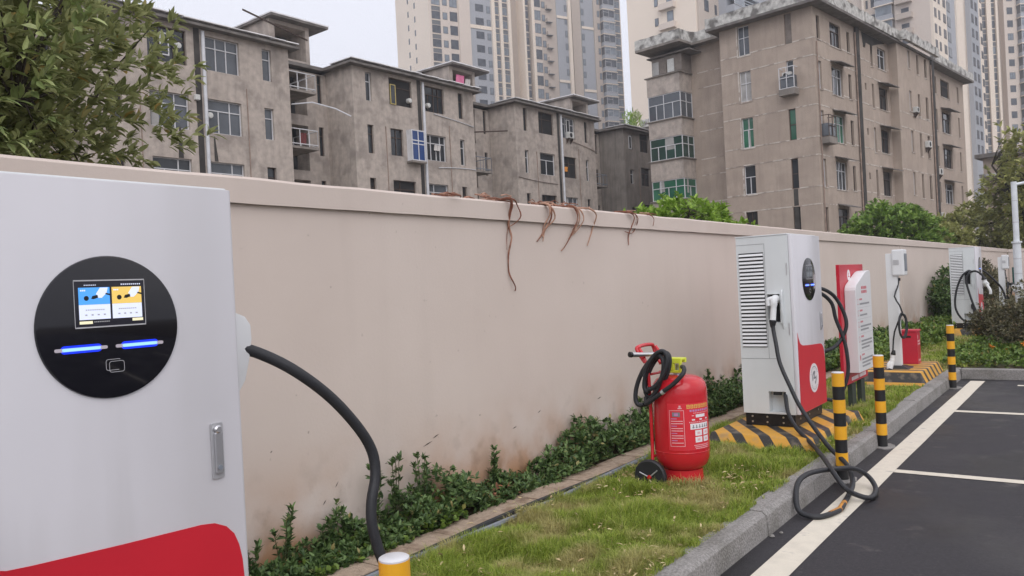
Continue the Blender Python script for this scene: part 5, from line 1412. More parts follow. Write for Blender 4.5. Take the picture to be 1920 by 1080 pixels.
# ------------------------------------------------------------------ wheeled fire extinguisher
ex = thing('fire_extinguisher', 'big red wheeled fire extinguisher standing on the grass against the slab strip', 'fire extinguisher', (-2.60, 5.50, .15))
body = [(.0, .125), (.08, .128), (.148, .145), (.183, .178), (.198, .225), (.2015, .28), (.2015, .69), (.199, .735), (.190, .770), (.168, .800), (.125, .820), (.07, .828), (.04, .831)]
MB().lathe([(max(r, .001), z - .03) for r, z in body], 48).build('cylinder', 'exred', ex, smooth=True)
MB().lathe([(.150, .0), (.152, .02), (.148, .04), (.144, .11), (.13, .11), (.13, .0)], 40).build('foot_ring', 'exred', ex, smooth=True)
MB().lathe([(.2020, .245), (.2036, .248), (.2020, .251)], 48).build('weld_seam', 'exred', ex)
MB().lathe([(.045, .78), (.045, .815), (.035, .82)], 20).build('neck', 'silver', ex, smooth=True)
for s in (-1, 1):
    w = empty('wheel', (-.155, .225 * s, .07)); w.parent = ex
    MB().lathe([(.070, -.018), (.115, -.022), (.125, -.012), (.125, .012), (.115, .022), (.070, .018)], 36, 0, (0, 0, 0), 'Y').build('tyre', 'rubber', w, smooth=True)
    MB().lathe([(.018, -.02), (.03, -.010), (.078, -.006), (.078, .006), (.03, .010), (.018, .02)], 24, 0, (0, 0, 0), 'Y').build('rim', 'black', w, smooth=True)
    MB().lathe([(.004, -.034), (.014, -.032), (.016, -.022), (.016, .022), (.014, .032), (.004, .034)], 14, 0, (0, 0, 0), 'Y').build('hub', 'exred', w, smooth=True)
    for a in (40, 160, 280):
        MB().tube([(.016 * math.cos(R(a)), s * .024, .016 * math.sin(R(a))), (.085 * math.cos(R(a)), s * .020, .085 * math.sin(R(a)))], .005, 5).build('spoke', 'greylock', w)
MB().tube([(-.155, -.21, .07), (-.155, .21, .07)], .012, 10).build('axle', 'black', ex)
for s in (-1, 1):
    MB().tube(smooth_path([(-.155, .19 * s, .07), (-.165, .16 * s, .22), (-.168, .15 * s, .35), (-.168, .15 * s, .74), (-.18, .145 * s, .86), (-.215, .135 * s, .95), (-.245, .13 * s, 1.0)], 4), .0125, 10).build('frame_tube', 'exred', ex, smooth=True)
MB().tube(smooth_path([(-.20, -.14, .90), (-.24, -.14, .955), (-.262, -.14, .995), (-.262, -.12, 1.012), (-.27, .0, 1.018), (-.27, .12, 1.012), (-.272, .15, .99), (-.25, .15, .93), (-.21, .14, .86)], 5), .0145, 10).build('push_handle', 'exred', ex, smooth=True)
MB().tube([(-.215, -.125, .80), (-.04, -.03, .835)], .009, 8).build('brace', 'exred', ex)
MB().tube([(-.215, .125, .80), (-.04, .03, .835)], .009, 8).build('brace', 'exred', ex)
MB().tube([(-.168, -.15, .20), (-.168, .15, .20)], .010, 8).build('cross_bar', 'exred', ex)
# coloured stay to the ground
MB().tube(smooth_path([(-.16, -.15, .04), (-.03, -.20, .025), (.03, -.24, -.01)], 4), .009, 8).build('foot_stay', pm('rusty_red', (.55, .13, .07), .6, .2, 12), ex, smooth=True)
# valve with lime guard
vg = MB()
for (a, b_) in (((-.10, -.055, .815), (-.084, -.030, .905)), ((.030, -.055, .815), (.046, -.030, .905))): vg.box(*a, *b_)
vg.box(-.084, -.056, .815, .030, -.029, .835); vg.box(-.084, -.056, .885, .050, -.029, .925)
vg.box(-.035, -.057, .835, -.008, -.030, .885); vg.box(-.10, .03, .815, -.084, .055, .905); vg.box(-.084, .029, .885, .046, .056, .922); vg.box(-.098, -.030, .905, .044, .03, .921)
vg.build('valve_guard', 'lime', ex, bevel=.005)
MB().lathe([(.024, -.012), (.024, .012), (.018, .016)], 18, 0, (-.06, -.068, .862), 'Y').build('pressure_gauge', 'black', ex, smooth=True)
MB().lathe([(.016, -.002), (.016, .002)], 16, 0, (-.06, -.083, .862), 'Y').build('gauge_face', 'whiteprint', ex)
MB().tube([(-.095, -.04, .895), (-.125, -.05, .895)], .013, 10).build('safety_plug', 'exred', ex, smooth=True)
MB().tube([(0, 0, .82), (0, 0, .875)], .022, 14).build('valve_body', 'silver', ex, smooth=True)
MB().tube([(.0, 0, .862), (.06, -.06, .868), (.085, -.10, .865)], .014, 12).build('outlet', 'silver', ex, smooth=True)
# hose: from the outlet across the front, then three hanging turns over the handle
hose = [(.075, -.09, .866), (.105, -.135, .868), (.13, -.18, .85), (.12, -.21, .815), (.06, -.225, .755), (-.01, -.232, .705), (-.09, -.235, .648), (-.155, -.225, .605), (-.18, -.19, .60), (-.20, -.15, .64)]
MB().tube(smooth_path(hose, 6), .0165, 12).build('hose', 'rubber', ex, smooth=True)
MB().tube([(-.012, -.2325, .703), (-.03, -.2335, .689)], .0185, 12).build('hose_clip', 'greylock', ex, smooth=True)
def turn(dx, dy, dz, w=1.0, h=1.0, a0=-30, a1=300):
    P = []
    for k in range(15):
        a = R(a0 + (a1 - a0) * k / 14)
        u = math.cos(a) * .085 * w; v = math.sin(a) * .18 * h
        P.append((-.115 + dx + u + v * .42, -.165 + dy + .01 * math.sin(a), .79 + dz + v - .05 * (v > 0) * 0))
    return P
for i, (dx, dy, dz, w, h, a0, a1) in enumerate(((-.028, -.03, -.02, 1.05, 1.02, -70, 285), (.010, -.005, .04, .80, .80, -60, 280), (.03, -.045, .06, .92, .78, -90, 200), (.012, .025, .02, .9, .9, -60, 290))):
    MB().tube(smooth_path(turn(dx, dy, dz, w, h, a0, a1), 4), .0165, 10).build('hose', 'rubber', ex, smooth=True)
MB().tube([(-.225, -.29, .972), (-.202, -.22, .965), (-.175, -.12, .958), (-.14, 0.0, .95), (-.11, .08, .94)], [.019, .017, .0155, .0145, .015], 14).build('nozzle', 'silver', ex, smooth=True)
MB().tube([(-.226, -.293, .972), (-.232, -.312, .974)], .0205, 14).build('nozzle_ring', 'black', ex, smooth=True)
# curved label on the cylinder, built in strips
def curved(a0, a1, z0, z1, r, n=8):
    m_ = MB()
    for k in range(n):
        A, B = R(a0 + (a1 - a0) * k / n), R(a0 + (a1 - a0) * (k + 1) / n)
        m_.quad((r * math.cos(A), r * math.sin(A), z0), (r * math.cos(B), r * math.sin(B), z0), (r * math.cos(B), r * math.sin(B), z1), (r * math.cos(A), r * math.sin(A), z1))
    return m_
LB = curved(-92, 10, .27, .61, .2028, 18).build('label', 'exlabel', ex, norm=False)
rr_ = .2036
def lab(a0, a1, z0, z1, mat, name='label_print', r=rr_): curved(a0, a1, z0, z1, r, max(1, int((a1 - a0) / 5))).build(name, mat, LB, norm=False)
for k in range(7): lab(-52 + k * 8.2, -45.6 + k * 8.2, .572, .600, 'gold')
for k in range(7):
    lab(-51 + k * 8.2, -46.6 + k * 8.2, .5805, .5835, 'exlabel', r=rr_ + .0004); lab(-49.6 + k * 8.2, -48.2 + k * 8.2, .574, .598, 'exlabel', r=rr_ + .0004)
lab(-70, -62, .572, .580, 'pink'); lab(-68, -64, .582, .596, 'pink')
for k in range(9): lab(-46 + k * 6, -41.5 + k * 6, .548, .563, 'violet')
for k in range(11): lab(-38 + k * 4, -35.5 + k * 4, .534, .540, 'pink')
lab(-33, -8, .504, .526, 'whiteprint'); lab(-42, -37, .516, .522, 'pink')
for a in (-42, -24, -6): lab(a, a + 7, .484, .494, 'whiteprint')
for k in range(12): lab(-48 + k * 4.5, -45.5 + k * 4.5, .468, .476, 'pink')
lab(-46, 2, .420, .462, 'whiteprint')
for k in range(6):
    lab(-42 + k * 7.5, -37 + k * 7.5, .430, .436, 'greyprint', r=rr_ + .0005); lab(-40.5 + k * 7.5, -38.5 + k * 7.5, .428, .452, 'greyprint', r=rr_ + .0005)
for (z0, z1) in ((.372, .412), (.324, .364)):
    for a in (-36, -15): 
        lab(a, a + 17, z0, z1, 'whiteprint'); lab(a + 5, a + 12, z0 + .012, z1 - .012, 'pink', r=rr_ + .0005)
for k in range(3): lab(-40 + k * 2, 0, .302 - k * .012, .307 - k * .012, 'pink')
# framed instruction column
lab(-88, -58, .5585, .562, 'pink'); lab(-88, -58, .300, .3035, 'pink'); lab(-88, -87, .3035, .5585, 'pink'); lab(-59, -58, .3035, .5585, 'pink')
lab(-82, -66, .515, .548, 'greyprint'); lab(-78, -70, .522, .541, 'violet', r=rr_ + .0005)
for k in range(11):
    z = .498 - k * .0175
    lab(-85, -85 + (24 if k % 3 else 12), z, z + .006, 'pink' if k % 3 else 'violet')

# ------------------------------------------------------------------ notice board
nb = thing('notice_board', 'red notice board with a white slanted panel of instructions beside the middle charger', 'sign', (-2.32, 8.98, .15))
red = MB().box(-.035, 0, .27, .0, 1.03, 1.58).build('red_panel', 'signred', nb, bevel=.004)
W0, W1_ = .16, .86      # white panel, y from .16 to .86
pw = [(.155, .40), (.155, 1.295), (.168, 1.325), (.205, 1.355), (.60, 1.485), (.70, 1.50), (.80, 1.505), (.835, 1.495), (.85, 1.465), (.85, .40)]
m_ = MB(Matrix(((0, 1, 0, 0), (1, 0, 0, 0), (0, 0, 1, 0), (0, 0, 0, 1))))
m_.prism(pw, .003, .12); wp = m_.build('white_panel', 'signwhite', nb, bevel=.006)
for yy in (.22, .62): MB().box(-.03, yy, -.15, .02, yy + .16, .269).build('post', 'post', nb, bevel=.004)
XP = .1206
def sg(y0, y1, z0, z1, mat, par=wp, x=XP): return MB().quad((x, y0, z0), (x, y1, z0), (x, y1, z1), (x, y0, z1)).build('print_mark', mat, par, norm=False)
for r_ in range(2):
    for k in range(4): sg(.40 + k * .062, .448 + k * .062, 1.30 - r_ * .045, 1.332 - r_ * .045, 'redprint')
rows = [(1.155, 1), (.96, 1), (.76, 2), (.55, 3), (.36 + .14 * 0 + .0, 0)]
zc = 1.18
for sec, nl in enumerate((1, 1, 2, 3, 3)):
    for k in range(3): sg(.30 + k * .04, .33 + k * .04, zc, zc + .020, 'redprint')
    sg(.205, .25, zc - .045, zc - .04, 'redprint'); sg(.205, .25, zc + .01, zc + .014, 'redprint'); sg(.205, .208, zc - .04, zc + .01, 'redprint'); sg(.247, .25, zc - .04, zc + .01, 'redprint')
    if sec == 4: sg(.212, .243, zc - .035, zc + .005, 'redprint')
    for l in range(nl):
        n_ = [11, 8, 12, 12, 12][sec] - (3 if l == nl - 1 and nl > 1 else 0)
        z = zc - .05 - l * .038
        for k in range(n_): sg(.30 + k * .04, .33 + k * .04, z, z + .019, 'greyprint')
    zn = zc - .05 - nl * .038
    if sec < 4: sg(.21, .79, zn + .006, zn + .009, 'greyline')
    zc = zn - .035
m2 = MB(); 
for k in range(5): sg(.30 + k * .06, .35 + k * .06, .295, .335, 'whiteprint', nb, .0006)
for k in range(5): sg(.64 + k * .06, .69 + k * .06, .295, .335, 'whiteprint', nb, .0006)
m_ = MB(Matrix(((0, 1, 0, 0), (1, 0, 0, 0), (0, 0, 1, 0), (0, 0, 0, 1))))
m_.prism([(.375 + .062 * math.cos(2 * math.pi * k / 28), 1.46 + .062 * math.sin(2 * math.pi * k / 28)) for k in range(28)], .0006, .003); m_.build('emblem', 'whiteprint', nb)
MB().box(.0032, .345, 1.44, .0038, .405, 1.452).build('emblem_mark', 'redprint', nb); MB().box(.0032, .36, 1.452, .0038, .375, 1.49).build('emblem_mark', 'redprint', nb)

# ------------------------------------------------------------------ slim post chargers
def post_charger(loc, label, s=1.0, cable_on=True):
    t = thing('post_charger', label, 'charger', loc, 0, 'slim white post chargers')
    MB().frustum((-.15, -.17, .17, .17), (-.07, -.09, .09, .09), 0, .035).build('base_plate', 'bblack', t)
    MB().box(-.085, -.055, .036, .055, .055, 1.58).build('post', 'slatwhite', t, bevel=.006)
    bx = MB().box(.0, -.085, 1.27, .150, .16, 1.63).build('charge_box', 'slatwhite', t, bevel=.02)
    MB().box(.1505, -.04, 1.33, .156, .12, 1.57).build('display', 'pipeg', bx)
    for k in range(6): MB().box(.015, -.0885, 1.42 + k * .012, .09, -.0855, 1.427 + k * .012).build('vent_slot', 'greyline', bx)
    MB().tube([(.06, .02, 1.24), (.06, .02, 1.20)], .022, 10).build('cable_gland', 'black', t)
    return t
p1 = post_charger((-2.385, 12.0, .29), 'slim white post charger beside the red box')
p2 = post_charger((-2.22, 24.2, .25), 'distant slim white post charger behind the dusty bush')
def loopc(x, y, zc, n, r, rz, tilt=.2):
    P = []
    for k in range(n * 12 + 1):
        a = 2 * math.pi * k / 12
        q = 1 + .08 * math.sin(k * .37)
        P.append((x + r * q * math.sin(a) * .35, y + r * q * math.sin(a) - .002 * k, zc + rz * q * math.cos(a)))
    return P
cp = thing('charging_cable', 'thin grey cable looped on the first slim post', 'charging cable')
P_ = [(-2.325, 12.02, 1.50), (-2.33, 11.93, 1.40), (-2.36, 11.86, 1.28), (-2.30, 11.85, 1.16), (-2.27, 11.87, 1.05)] + loopc(-2.27, 11.88, .88, 3, .085, .16) + [(-2.38, 11.86, .8), (-2.405, 11.85, .60), (-2.408, 11.84, .53)]
MB().tube(smooth_path(P_, 2), .0105, 7).build('cable', 'rubber', cp, smooth=True)
gun(cp, (-2.45, 11.80, .30), (-2.425, 11.83, .40), (-2.408, 11.84, .49), (-2.47, 11.79, .35), 1.0)
cp = thing('charging_cable', 'dark cable and connector hanging on the distant slim post', 'charging cable')
P_ = [(-2.16, 24.2, 1.46), (-2.13, 24.1, 1.3), (-2.09, 24.06, 1.1)] + loopc(-2.07, 24.06, .95, 3, .10, .2) + [(-2.13, 24.02, .7)]
MB().tube(smooth_path(P_, 2), .013, 6).build('cable', 'rubber', cp, smooth=True)
gun(cp, (-1.92, 24.02, .95), (-1.97, 24.02, 1.0), (-2.0, 24.04, 1.1), (-1.90, 24.0, .9), 1.7)

# ------------------------------------------------------------------ red sand box
rb = thing('fire_box', 'small red metal box with a lid next to the slim post charger', 'box', (-2.335, 12.62, .29))
MB().box(-.115, -.11, 0, .115, .11, .46).build('body', 'boxred', rb, bevel=.004)
MB().frustum((-.13, -.125, .13, .125), (-.125, -.12, .125, .12), .463, .485).build('lid', 'boxred', rb, bevel=.003)
MB().box(-.062, -.116, .375, .035, -.111, .402).build('handle_slot', 'black', rb)
for (y0_, z0_, y1_, z1_) in ((-.09, .36, -.05, .41), (-.09, .31, .08, .335), (-.09, .27, .08, .292), (-.08, .04, .07, .065)): MB().box(.1155, y0_, z0_, .117, y1_, z1_).build('print_mark', 'pink', rb)

# ------------------------------------------------------------------ lamp pole at the far right
lp = thing('lamp_pole', 'pale blue grey street lamp pole standing in the dusty bushes at the right edge', 'street lamp', (-1.70, 22.0, .1))
MB().tube([(0, 0, 0), (0, 0, 2.02)], .085, 14).build('lower_pole', 'polew', lp, smooth=True)
MB().tube([(0, 0, 2.021), (0, 0, 2.06)], .11, 14).build('flange', 'polew', lp, smooth=True)
MB().tube([(0, 0, 2.061), (0, 0, 3.45)], .062, 14).build('upper_pole', 'polew', lp, smooth=True)
MB().tube([(0, 0, 3.38), (.3, .1, 3.42), (.9, .3, 3.46)], .035, 10).build('arm', 'polew', lp, smooth=True)
MB().box(.8, .2, 3.46, 1.4, .5, 3.54).build('lamp_head', 'polew', lp, bevel=.02)
for z_ in (.5, .9, 1.3, 1.65, 2.5, 3.0): MB().tube([(0, 0, z_), (0, 0, z_ + .015)], .088 if z_ < 2 else .066, 14).build('clamp', 'greylock', lp)

# ------------------------------------------------------------------ dead vines hanging over the wall
def vine(strands, label, clump=None):
    t = thing('dead_vine', label, 'dead vine', (0, 0, 0), 0)
    for (pts, r) in strands:
        P = []
        y_0, z_0 = pts[0]
        P.append((-3.90, y_0 - .02, 2.345)); P.append((-3.84, y_0 - .01, 2.352))
        k = 0
        for (yy, zz) in pts:
            P.append((-3.755 + (.015 if zz > 2.2 else -.028) + .010 * math.sin(k * 2.1 + yy * 9), yy, zz)); k += 1
        sp = smooth_path(P, 4); n_ = len(sp)
        sp = [p + Vector((0, .003 * math.sin(q_ * .8), 0)) for q_, p in enumerate(sp)]
        MB().tube(sp, [r * (1.55 - .85 * i / n_) * (1 + .15 * math.sin(i * .9)) for i in range(n_)], 6).build('strand', 'vine' if rnd.random() < .6 else 'vinepale', t, smooth=True)
    if clump:
        y0_, y1_, hh = clump
        for k in range(int((y1_ - y0_) * 45)):
            yy = rnd.uniform(y0_, y1_); L_ = rnd.uniform(.05, .16); a = rnd.uniform(-.5, .5)
            x_ = rnd.uniform(-3.95, -3.77); zz = 2.345 + rnd.random() ** 2 * hh
            MB().tube([(x_, yy - L_ / 2, zz), (x_ + a * .05, yy, zz + rnd.uniform(.0, .018)), (x_ + a * .1, yy + L_ / 2, zz - .002)], rnd.uniform(.003, .007), 5).build('twig', 'vine' if k % 3 else 'vinepale', t)
    return t
vine([([(5.025, 2.358), (5.055, 2.305), (5.064, 2.159), (5.083, 2.054), (5.043, 1.906), (5.046, 1.78), (5.094, 1.674), (5.119, 1.631)], .0065), ([(5.03, 2.35), (5.058, 2.28), (5.07, 2.15), (5.08, 2.05)], .008),
      ([(5.059, 2.352), (5.147, 2.31), (5.169, 2.226), (5.121, 2.161), (5.062, 2.137)], .005), ([(5.05, 2.32), (5.05, 2.242), (5.043, 2.074), (5.012, 1.956)], .0035)],
     'longest dead brown vine, its tail hanging halfway down the wall', (4.75, 5.10, .05))
vine([([(5.588, 2.334), (5.594, 2.222), (5.552, 2.108), (5.459, 2.031)], .008), ([(5.603, 2.321), (5.659, 2.224), (5.586, 2.132), (5.537, 2.032)], .006), ([(5.57, 2.34), (5.575, 2.25), (5.56, 2.15), (5.54, 2.07)], .007)],
     'reddish dead vine with a forked tail next to the longest one', (5.50, 5.85, .045))
vine([([(5.972, 2.34), (6.033, 2.239), (5.968, 2.105), (5.854, 1.991), (5.816, 1.954)], .006), ([(6.02, 2.34), (6.06, 2.24), (6.03, 2.14), (5.93, 2.06)], .006), ([(6.077, 2.327), (6.122, 2.233), (6.059, 2.136), (5.947, 2.072)], .005)],
     'pale dead vine with three looping strands at the middle of the group', (5.9, 6.15, .035))
vine([([(6.251, 2.335), (6.348, 2.277), (6.355, 2.154), (6.247, 2.006)], .0065)], 'single hooked dead vine right of the looping ones', (6.2, 6.4, .02))
vine([([(6.984, 2.34), (7.087, 2.282), (7.048, 2.122), (7.016, 2.021)], .006), ([(7.027, 2.342), (7.177, 2.285), (7.178, 2.189), (7.083, 2.139), (6.942, 2.151)], .005), ([(7.08, 2.33), (7.13, 2.26), (7.16, 2.2)], .003)],
     'ring shaped dead vine crossed by a straight strand', (6.95, 7.4, .015))
vine([([(7.46, 2.33), (7.504, 2.287), (7.472, 2.22)], .004)], 'smallest dead vine at the right end of the group', (7.42, 7.6, .012))
vine([([(4.42, 2.34), (4.45, 2.33)], .004)], 'flat heap of dead stalks on the wall top left of the hanging vines', (4.25, 4.50, .025))

# ------------------------------------------------------------------ grass
def grass_blades(n, x0, x1, y0, y1, hmean, wd, z=.115):
    P = np.stack([x0 + (x1 - x0) * nrg.rand(n), y0 + (y1 - y0) * nrg.rand(n), np.full(n, z)], 1)
    keep = np.ones(n, bool)
    for (cx, cy, rx, ry) in ((-2.52, 7.72, .44, .82), (-2.52, 1.1, .44, .8), (-2.28, 12.05, .40, .75), (-2.60, 5.50, .135, .135)):
        keep &= ~((abs(P[:, 0] - cx) < rx) & (abs(P[:, 1] - cy) < ry))
    P = P[keep]; n = len(P)
    cl = np.array([noise.noise(Vector((p[0] * 2.2, p[1] * 2.2, 0))) for p in P]); c3 = np.array([noise.noise(Vector((p[0] * 7, p[1] * 7, 4))) for p in P])
    h = hmean * (1 + .85 * cl + .6 * c3) * (0.6 + .7 * nrg.rand(n)); h = np.clip(h, .012, .16)
    edge = np.clip((P[:, 0] - x1) / -.10, 0.45, 1); h *= edge
    P[:, 2] = np.where(P[:, 0] > -1.96, .148, P[:, 2]); h = np.where(P[:, 0] > -1.96, np.where(cl + c3 > .05, h, .004), h)
    ang = nrg.rand(n) * 2 * np.pi; lean = (.25 + .9 * nrg.rand(n)) * (1 - .2 * cl)
    dx, dy = np.cos(ang) * lean, np.sin(ang) * lean + .12
    sx, sy = -np.sin(ang), np.cos(ang); w = wd * (.7 + .6 * nrg.rand(n))
    V = np.zeros((n, 5, 3))
    V[:, 0] = P - np.stack([sx * w / 2, sy * w / 2, 0 * w], 1); V[:, 1] = P + np.stack([sx * w / 2, sy * w / 2, 0 * w], 1)
    mid = P + np.stack([dx * h * .35, dy * h * .35, h * .62], 1)
    V[:, 2] = mid - np.stack([sx * w * .38, sy * w * .38, 0 * w], 1); V[:, 3] = mid + np.stack([sx * w * .38, sy * w * .38, 0 * w], 1)
    V[:, 4] = P + np.stack([dx * h, dy * h, h * (1 - .28 * lean)], 1)
    F = np.array([[0, 1, 3], [0, 3, 2], [2, 3, 4]])[None] + (np.arange(n) * 5)[:, None, None]
    return V.reshape(-1, 3), F.reshape(-1, 3)
parts_ = [grass_blades(78000, -3.175, -1.915, 2.3, 5.2, .082, .0038), grass_blades(56000, -3.175, -1.915, 5.2, 9.5, .086, .0055), grass_blades(22000, -3.24, -1.945, 9.5, 13.4, .05, .008),
          grass_blades(4000, -3.24, -1.945, .2, 2.3, .05, .004), grass_blades(14000, -3.2, -1.6, 13.46, 19.5, .06, .012)]
# sparse tufts that creep over the kerb and the slabs
off = 0; VV = []; FF = []
for v, f in parts_: VV.append(v); FF.append(f + off); off += len(v)
tag(np_mesh('grass', np.concatenate(VV), np.concatenate(FF), 'grass'), 'lush green and straw coloured grass on the verge between slabs and kerb', 'grass', kind='stuff')

# fallen leaves and litter on grass, slabs, kerb
n = 3400
P = np.stack([-3.45 + 1.55 * nrg.rand(n), 2.5 + 7 * nrg.rand(n) ** 1.2, np.full(n, .165)], 1)
dryn = np.array([noise.noise(Vector((p[0] * 1.5, p[1] * 1.5, 2.0))) for p in P])
P = P[(dryn > .12) | (nrg.rand(n) < .06)]; n = len(P)
kk = (P[:, 0] > -3.22) | (nrg.rand(n) < .12); P = P[kk]; n = len(P)
P[:, 2] = np.where(P[:, 0] < -3.26, .166, .16 + .045 * nrg.rand(n))
D = np.stack([nrg.normal(0, 1, n), nrg.normal(0, 1, n), nrg.normal(0, .15, n)], 1)
v, f = leaves(P, D, .022 + .035 * nrg.rand(n), .006 + .008 * nrg.rand(n))
tag(np_mesh('leaf_litter', v, f, 'litter'), 'dry fallen leaves scattered over grass and slabs', 'leaf litter', kind='stuff')
for i, (x_, y_, r_, lb_t) in enumerate(((-1.77, 4.98, .018, 'small pale pebble on the asphalt against the kerb'), (-1.745, 5.08, .013, 'tiny pebble beside the pale one by the kerb'))):
    o = MB().lathe([(.001, 0), (r_, r_ * .3), (r_ * .8, r_ * .8), (.001, r_)], 7).build('pebble', 'kerb', loc=(x_, y_, 0)); tag(o, lb_t, 'pebble')

# ------------------------------------------------------------------ planting along the wall
def shrub_strip(y0, y1, per_m, hfun, xr, ln, wd, mat, z=.12, nleaf=7):
    n = int((y1 - y0) * per_m)
    y = y0 + (y1 - y0) * nrg.rand(n); t = nrg.rand(n)
    x = xr[0] + (xr[1] - xr[0]) * t
    hh = np.array([hfun(a, b) for a, b in zip(x, y)])
    k = nrg.rand(n) ** .55
    zz = z + hh * k
    C = np.stack([x, y, zz], 1)
    A = np.stack([nrg.normal(.25, .55, n), nrg.normal(0, .55, n), .35 + nrg.rand(n)], 1)
    return leaves(*rosettes(C, A, nleaf, ln, wd, 1.1))
def hA(x, y):
    e = .10 + .24 * (0.5 + vnoise((0, y, 0), 1.3)) + .13 * vnoise((2, y, 1), 4.0) + .10 * vnoise((x * 3, y * 3, 1), 3.0)
    gap = min(1.0, abs(y - 4.42) / .30 + .05)
    if y < 3.15: e = e * .45 + .02
    elif y < 4.2: e += .05
    if 4.8 < y < 5.6: e -= .02
    if 5.6 < y < 7.6: e += .10
    if 7.0 < y: e += .08
    t = (x + 3.80) / .36
    return max(.025, e * gap) * (1 - .55 * max(0, t - .35))
a = shrub_strip(2.15, 5.0, 720, hA, (-3.77, -3.44), .043, .018, 'leaf_shrub')
b = shrub_strip(5.0, 9.5, 420, hA, (-3.77, -3.42), .05, .022, 'leaf_shrub')
c = shrub_strip(9.5, 20, 170, lambda x, y: hA(x, y) + .05, (-3.77, -3.40), .075, .036, 'leaf_shrub')
off = 0; VV = []; FF = []
for v, f in (a, b, c): VV.append(v); FF.append(f + off); off += len(v)
tag(np_mesh('low_shrubs', np.concatenate(VV), np.concatenate(FF), 'leaf_shrub'), 'dense low dark green shrubs planted at the foot of the wall', 'shrubs', kind='stuff')
v1, f1 = shrub_strip(2.7, 4.0, 170, lambda x, y: .6 * hA(x, y) + .02, (-3.66, -3.42), .036, .030, 'leaf_cover', nleaf=5)
tag(np_mesh('creeping_weeds', v1, f1, 'leaf_cover'), 'bright round leaved weeds creeping out in front of the low shrubs', 'weeds', kind='stuff')
n_ = 130; Pq = np.stack([-3.76 + .3 * nrg.rand(n_), 4.25 + .5 * nrg.rand(n_), .13 + .10 * nrg.rand(n_)], 1)
v1, f1 = leaves(Pq, np.stack([nrg.normal(0, 1, n_), nrg.normal(0, 1, n_), nrg.normal(.2, .5, n_)], 1), .03 + .03 * nrg.rand(n_), .014 + .012 * nrg.rand(n_))
tag(np_mesh('dry_leaf_pile', v1, f1, pm('brown_dry_leaves', (.26, .11, .06), .9, .5, 40, island=.6)), 'reddish brown dry leaves piled in the gap between the shrubs', 'dry leaves', kind='stuff')
for (y_, z_, l_, a_) in ((3.98, .60, .10, .25), (4.08, .64, .07, .3), (3.62, .56, .02, .1), (5.0, .55, .06, .2), (5.35, .62, .05, .35), (4.6, .72, .015, 0), (6.3, .60, .08, .15), (2.75, .80, .015, .5), (3.2, .50, .03, 1.2), (3.1, .42, .03, .9)):
    MB().add([(-3.797, y_, z_), (-3.797, y_ + l_ * .5, z_ + l_ * a_ * .5 - .004), (-3.797, y_ + l_, z_ + l_ * a_), (-3.797, y_ + l_ * .5, z_ + l_ * a_ * .5 + .004)], [(0, 1, 2, 3)]).build('scuff_mark', 'trunk', bw, norm=False)
# upright seedlings one can tell apart
def seedling(x, y, h, label, seed):
    r0 = random.Random(seed)
    t = thing('young_shrub', label, 'shrub', (x, y, .12), 0, 'upright young shrubs at the foot of the wall')
    C = []; A = []; st = MB()
    for k in range(4):
        a = r0.uniform(0, 6.28); s = r0.uniform(.02, .07); top = Vector((abs(math.cos(a)) * s * .5, math.sin(a) * s * 1.3, h * r0.uniform(.65, 1.0)))
        P = [(0, 0, 0), (top.x * .3, top.y * .5, top.z * .45), tuple(top)]
        st.tube(P, [.004, .003, .002], 5)
        for j in range(5):
            q = Vector(P[1]).lerp(top, j / 4); C.append(q); A.append((math.cos(a + j) * .5 + .2, math.sin(a + j * 2) * .5, .8))
        C.append(top); A.append((0, 0, 1))
    st_o = tag(st.build('stems', 'stem', t), kind='stuff')
    P, D, Ln, Wd = rosettes(C, A, 6, .045, .017, 1.0)
    v, f = leaves(P, D, Ln, Wd); tag(np_mesh('foliage', v, f, 'leaf_shrub', t), kind='stuff')
seedling(-3.66, 2.70, .42, 'tallest upright seedling against the wall left of the hanging cable', 1)
seedling(-3.68, 2.50, .27, 'small seedling at the wall just right of the foreground charger', 2)
seedling(-3.70, 3.03, .32, 'thin seedling between the tallest one and the hanging cable', 3)
seedling(-3.70, 3.42, .52, 'seedling right behind the hanging cable', 4)
seedling(-3.70, 3.62, .50, 'middle seedling of the trio right of the hanging cable', 5)
seedling(-3.70, 3.86, .50, 'right hand seedling of the trio beside the hanging cable', 6)
seedling(-3.72, 4.62, .40, 'seedling beside the rusty stain on the wall', 7)
seedling(-3.72, 8.6, .55, 'seedling against the wall behind the extinguisher', 8)

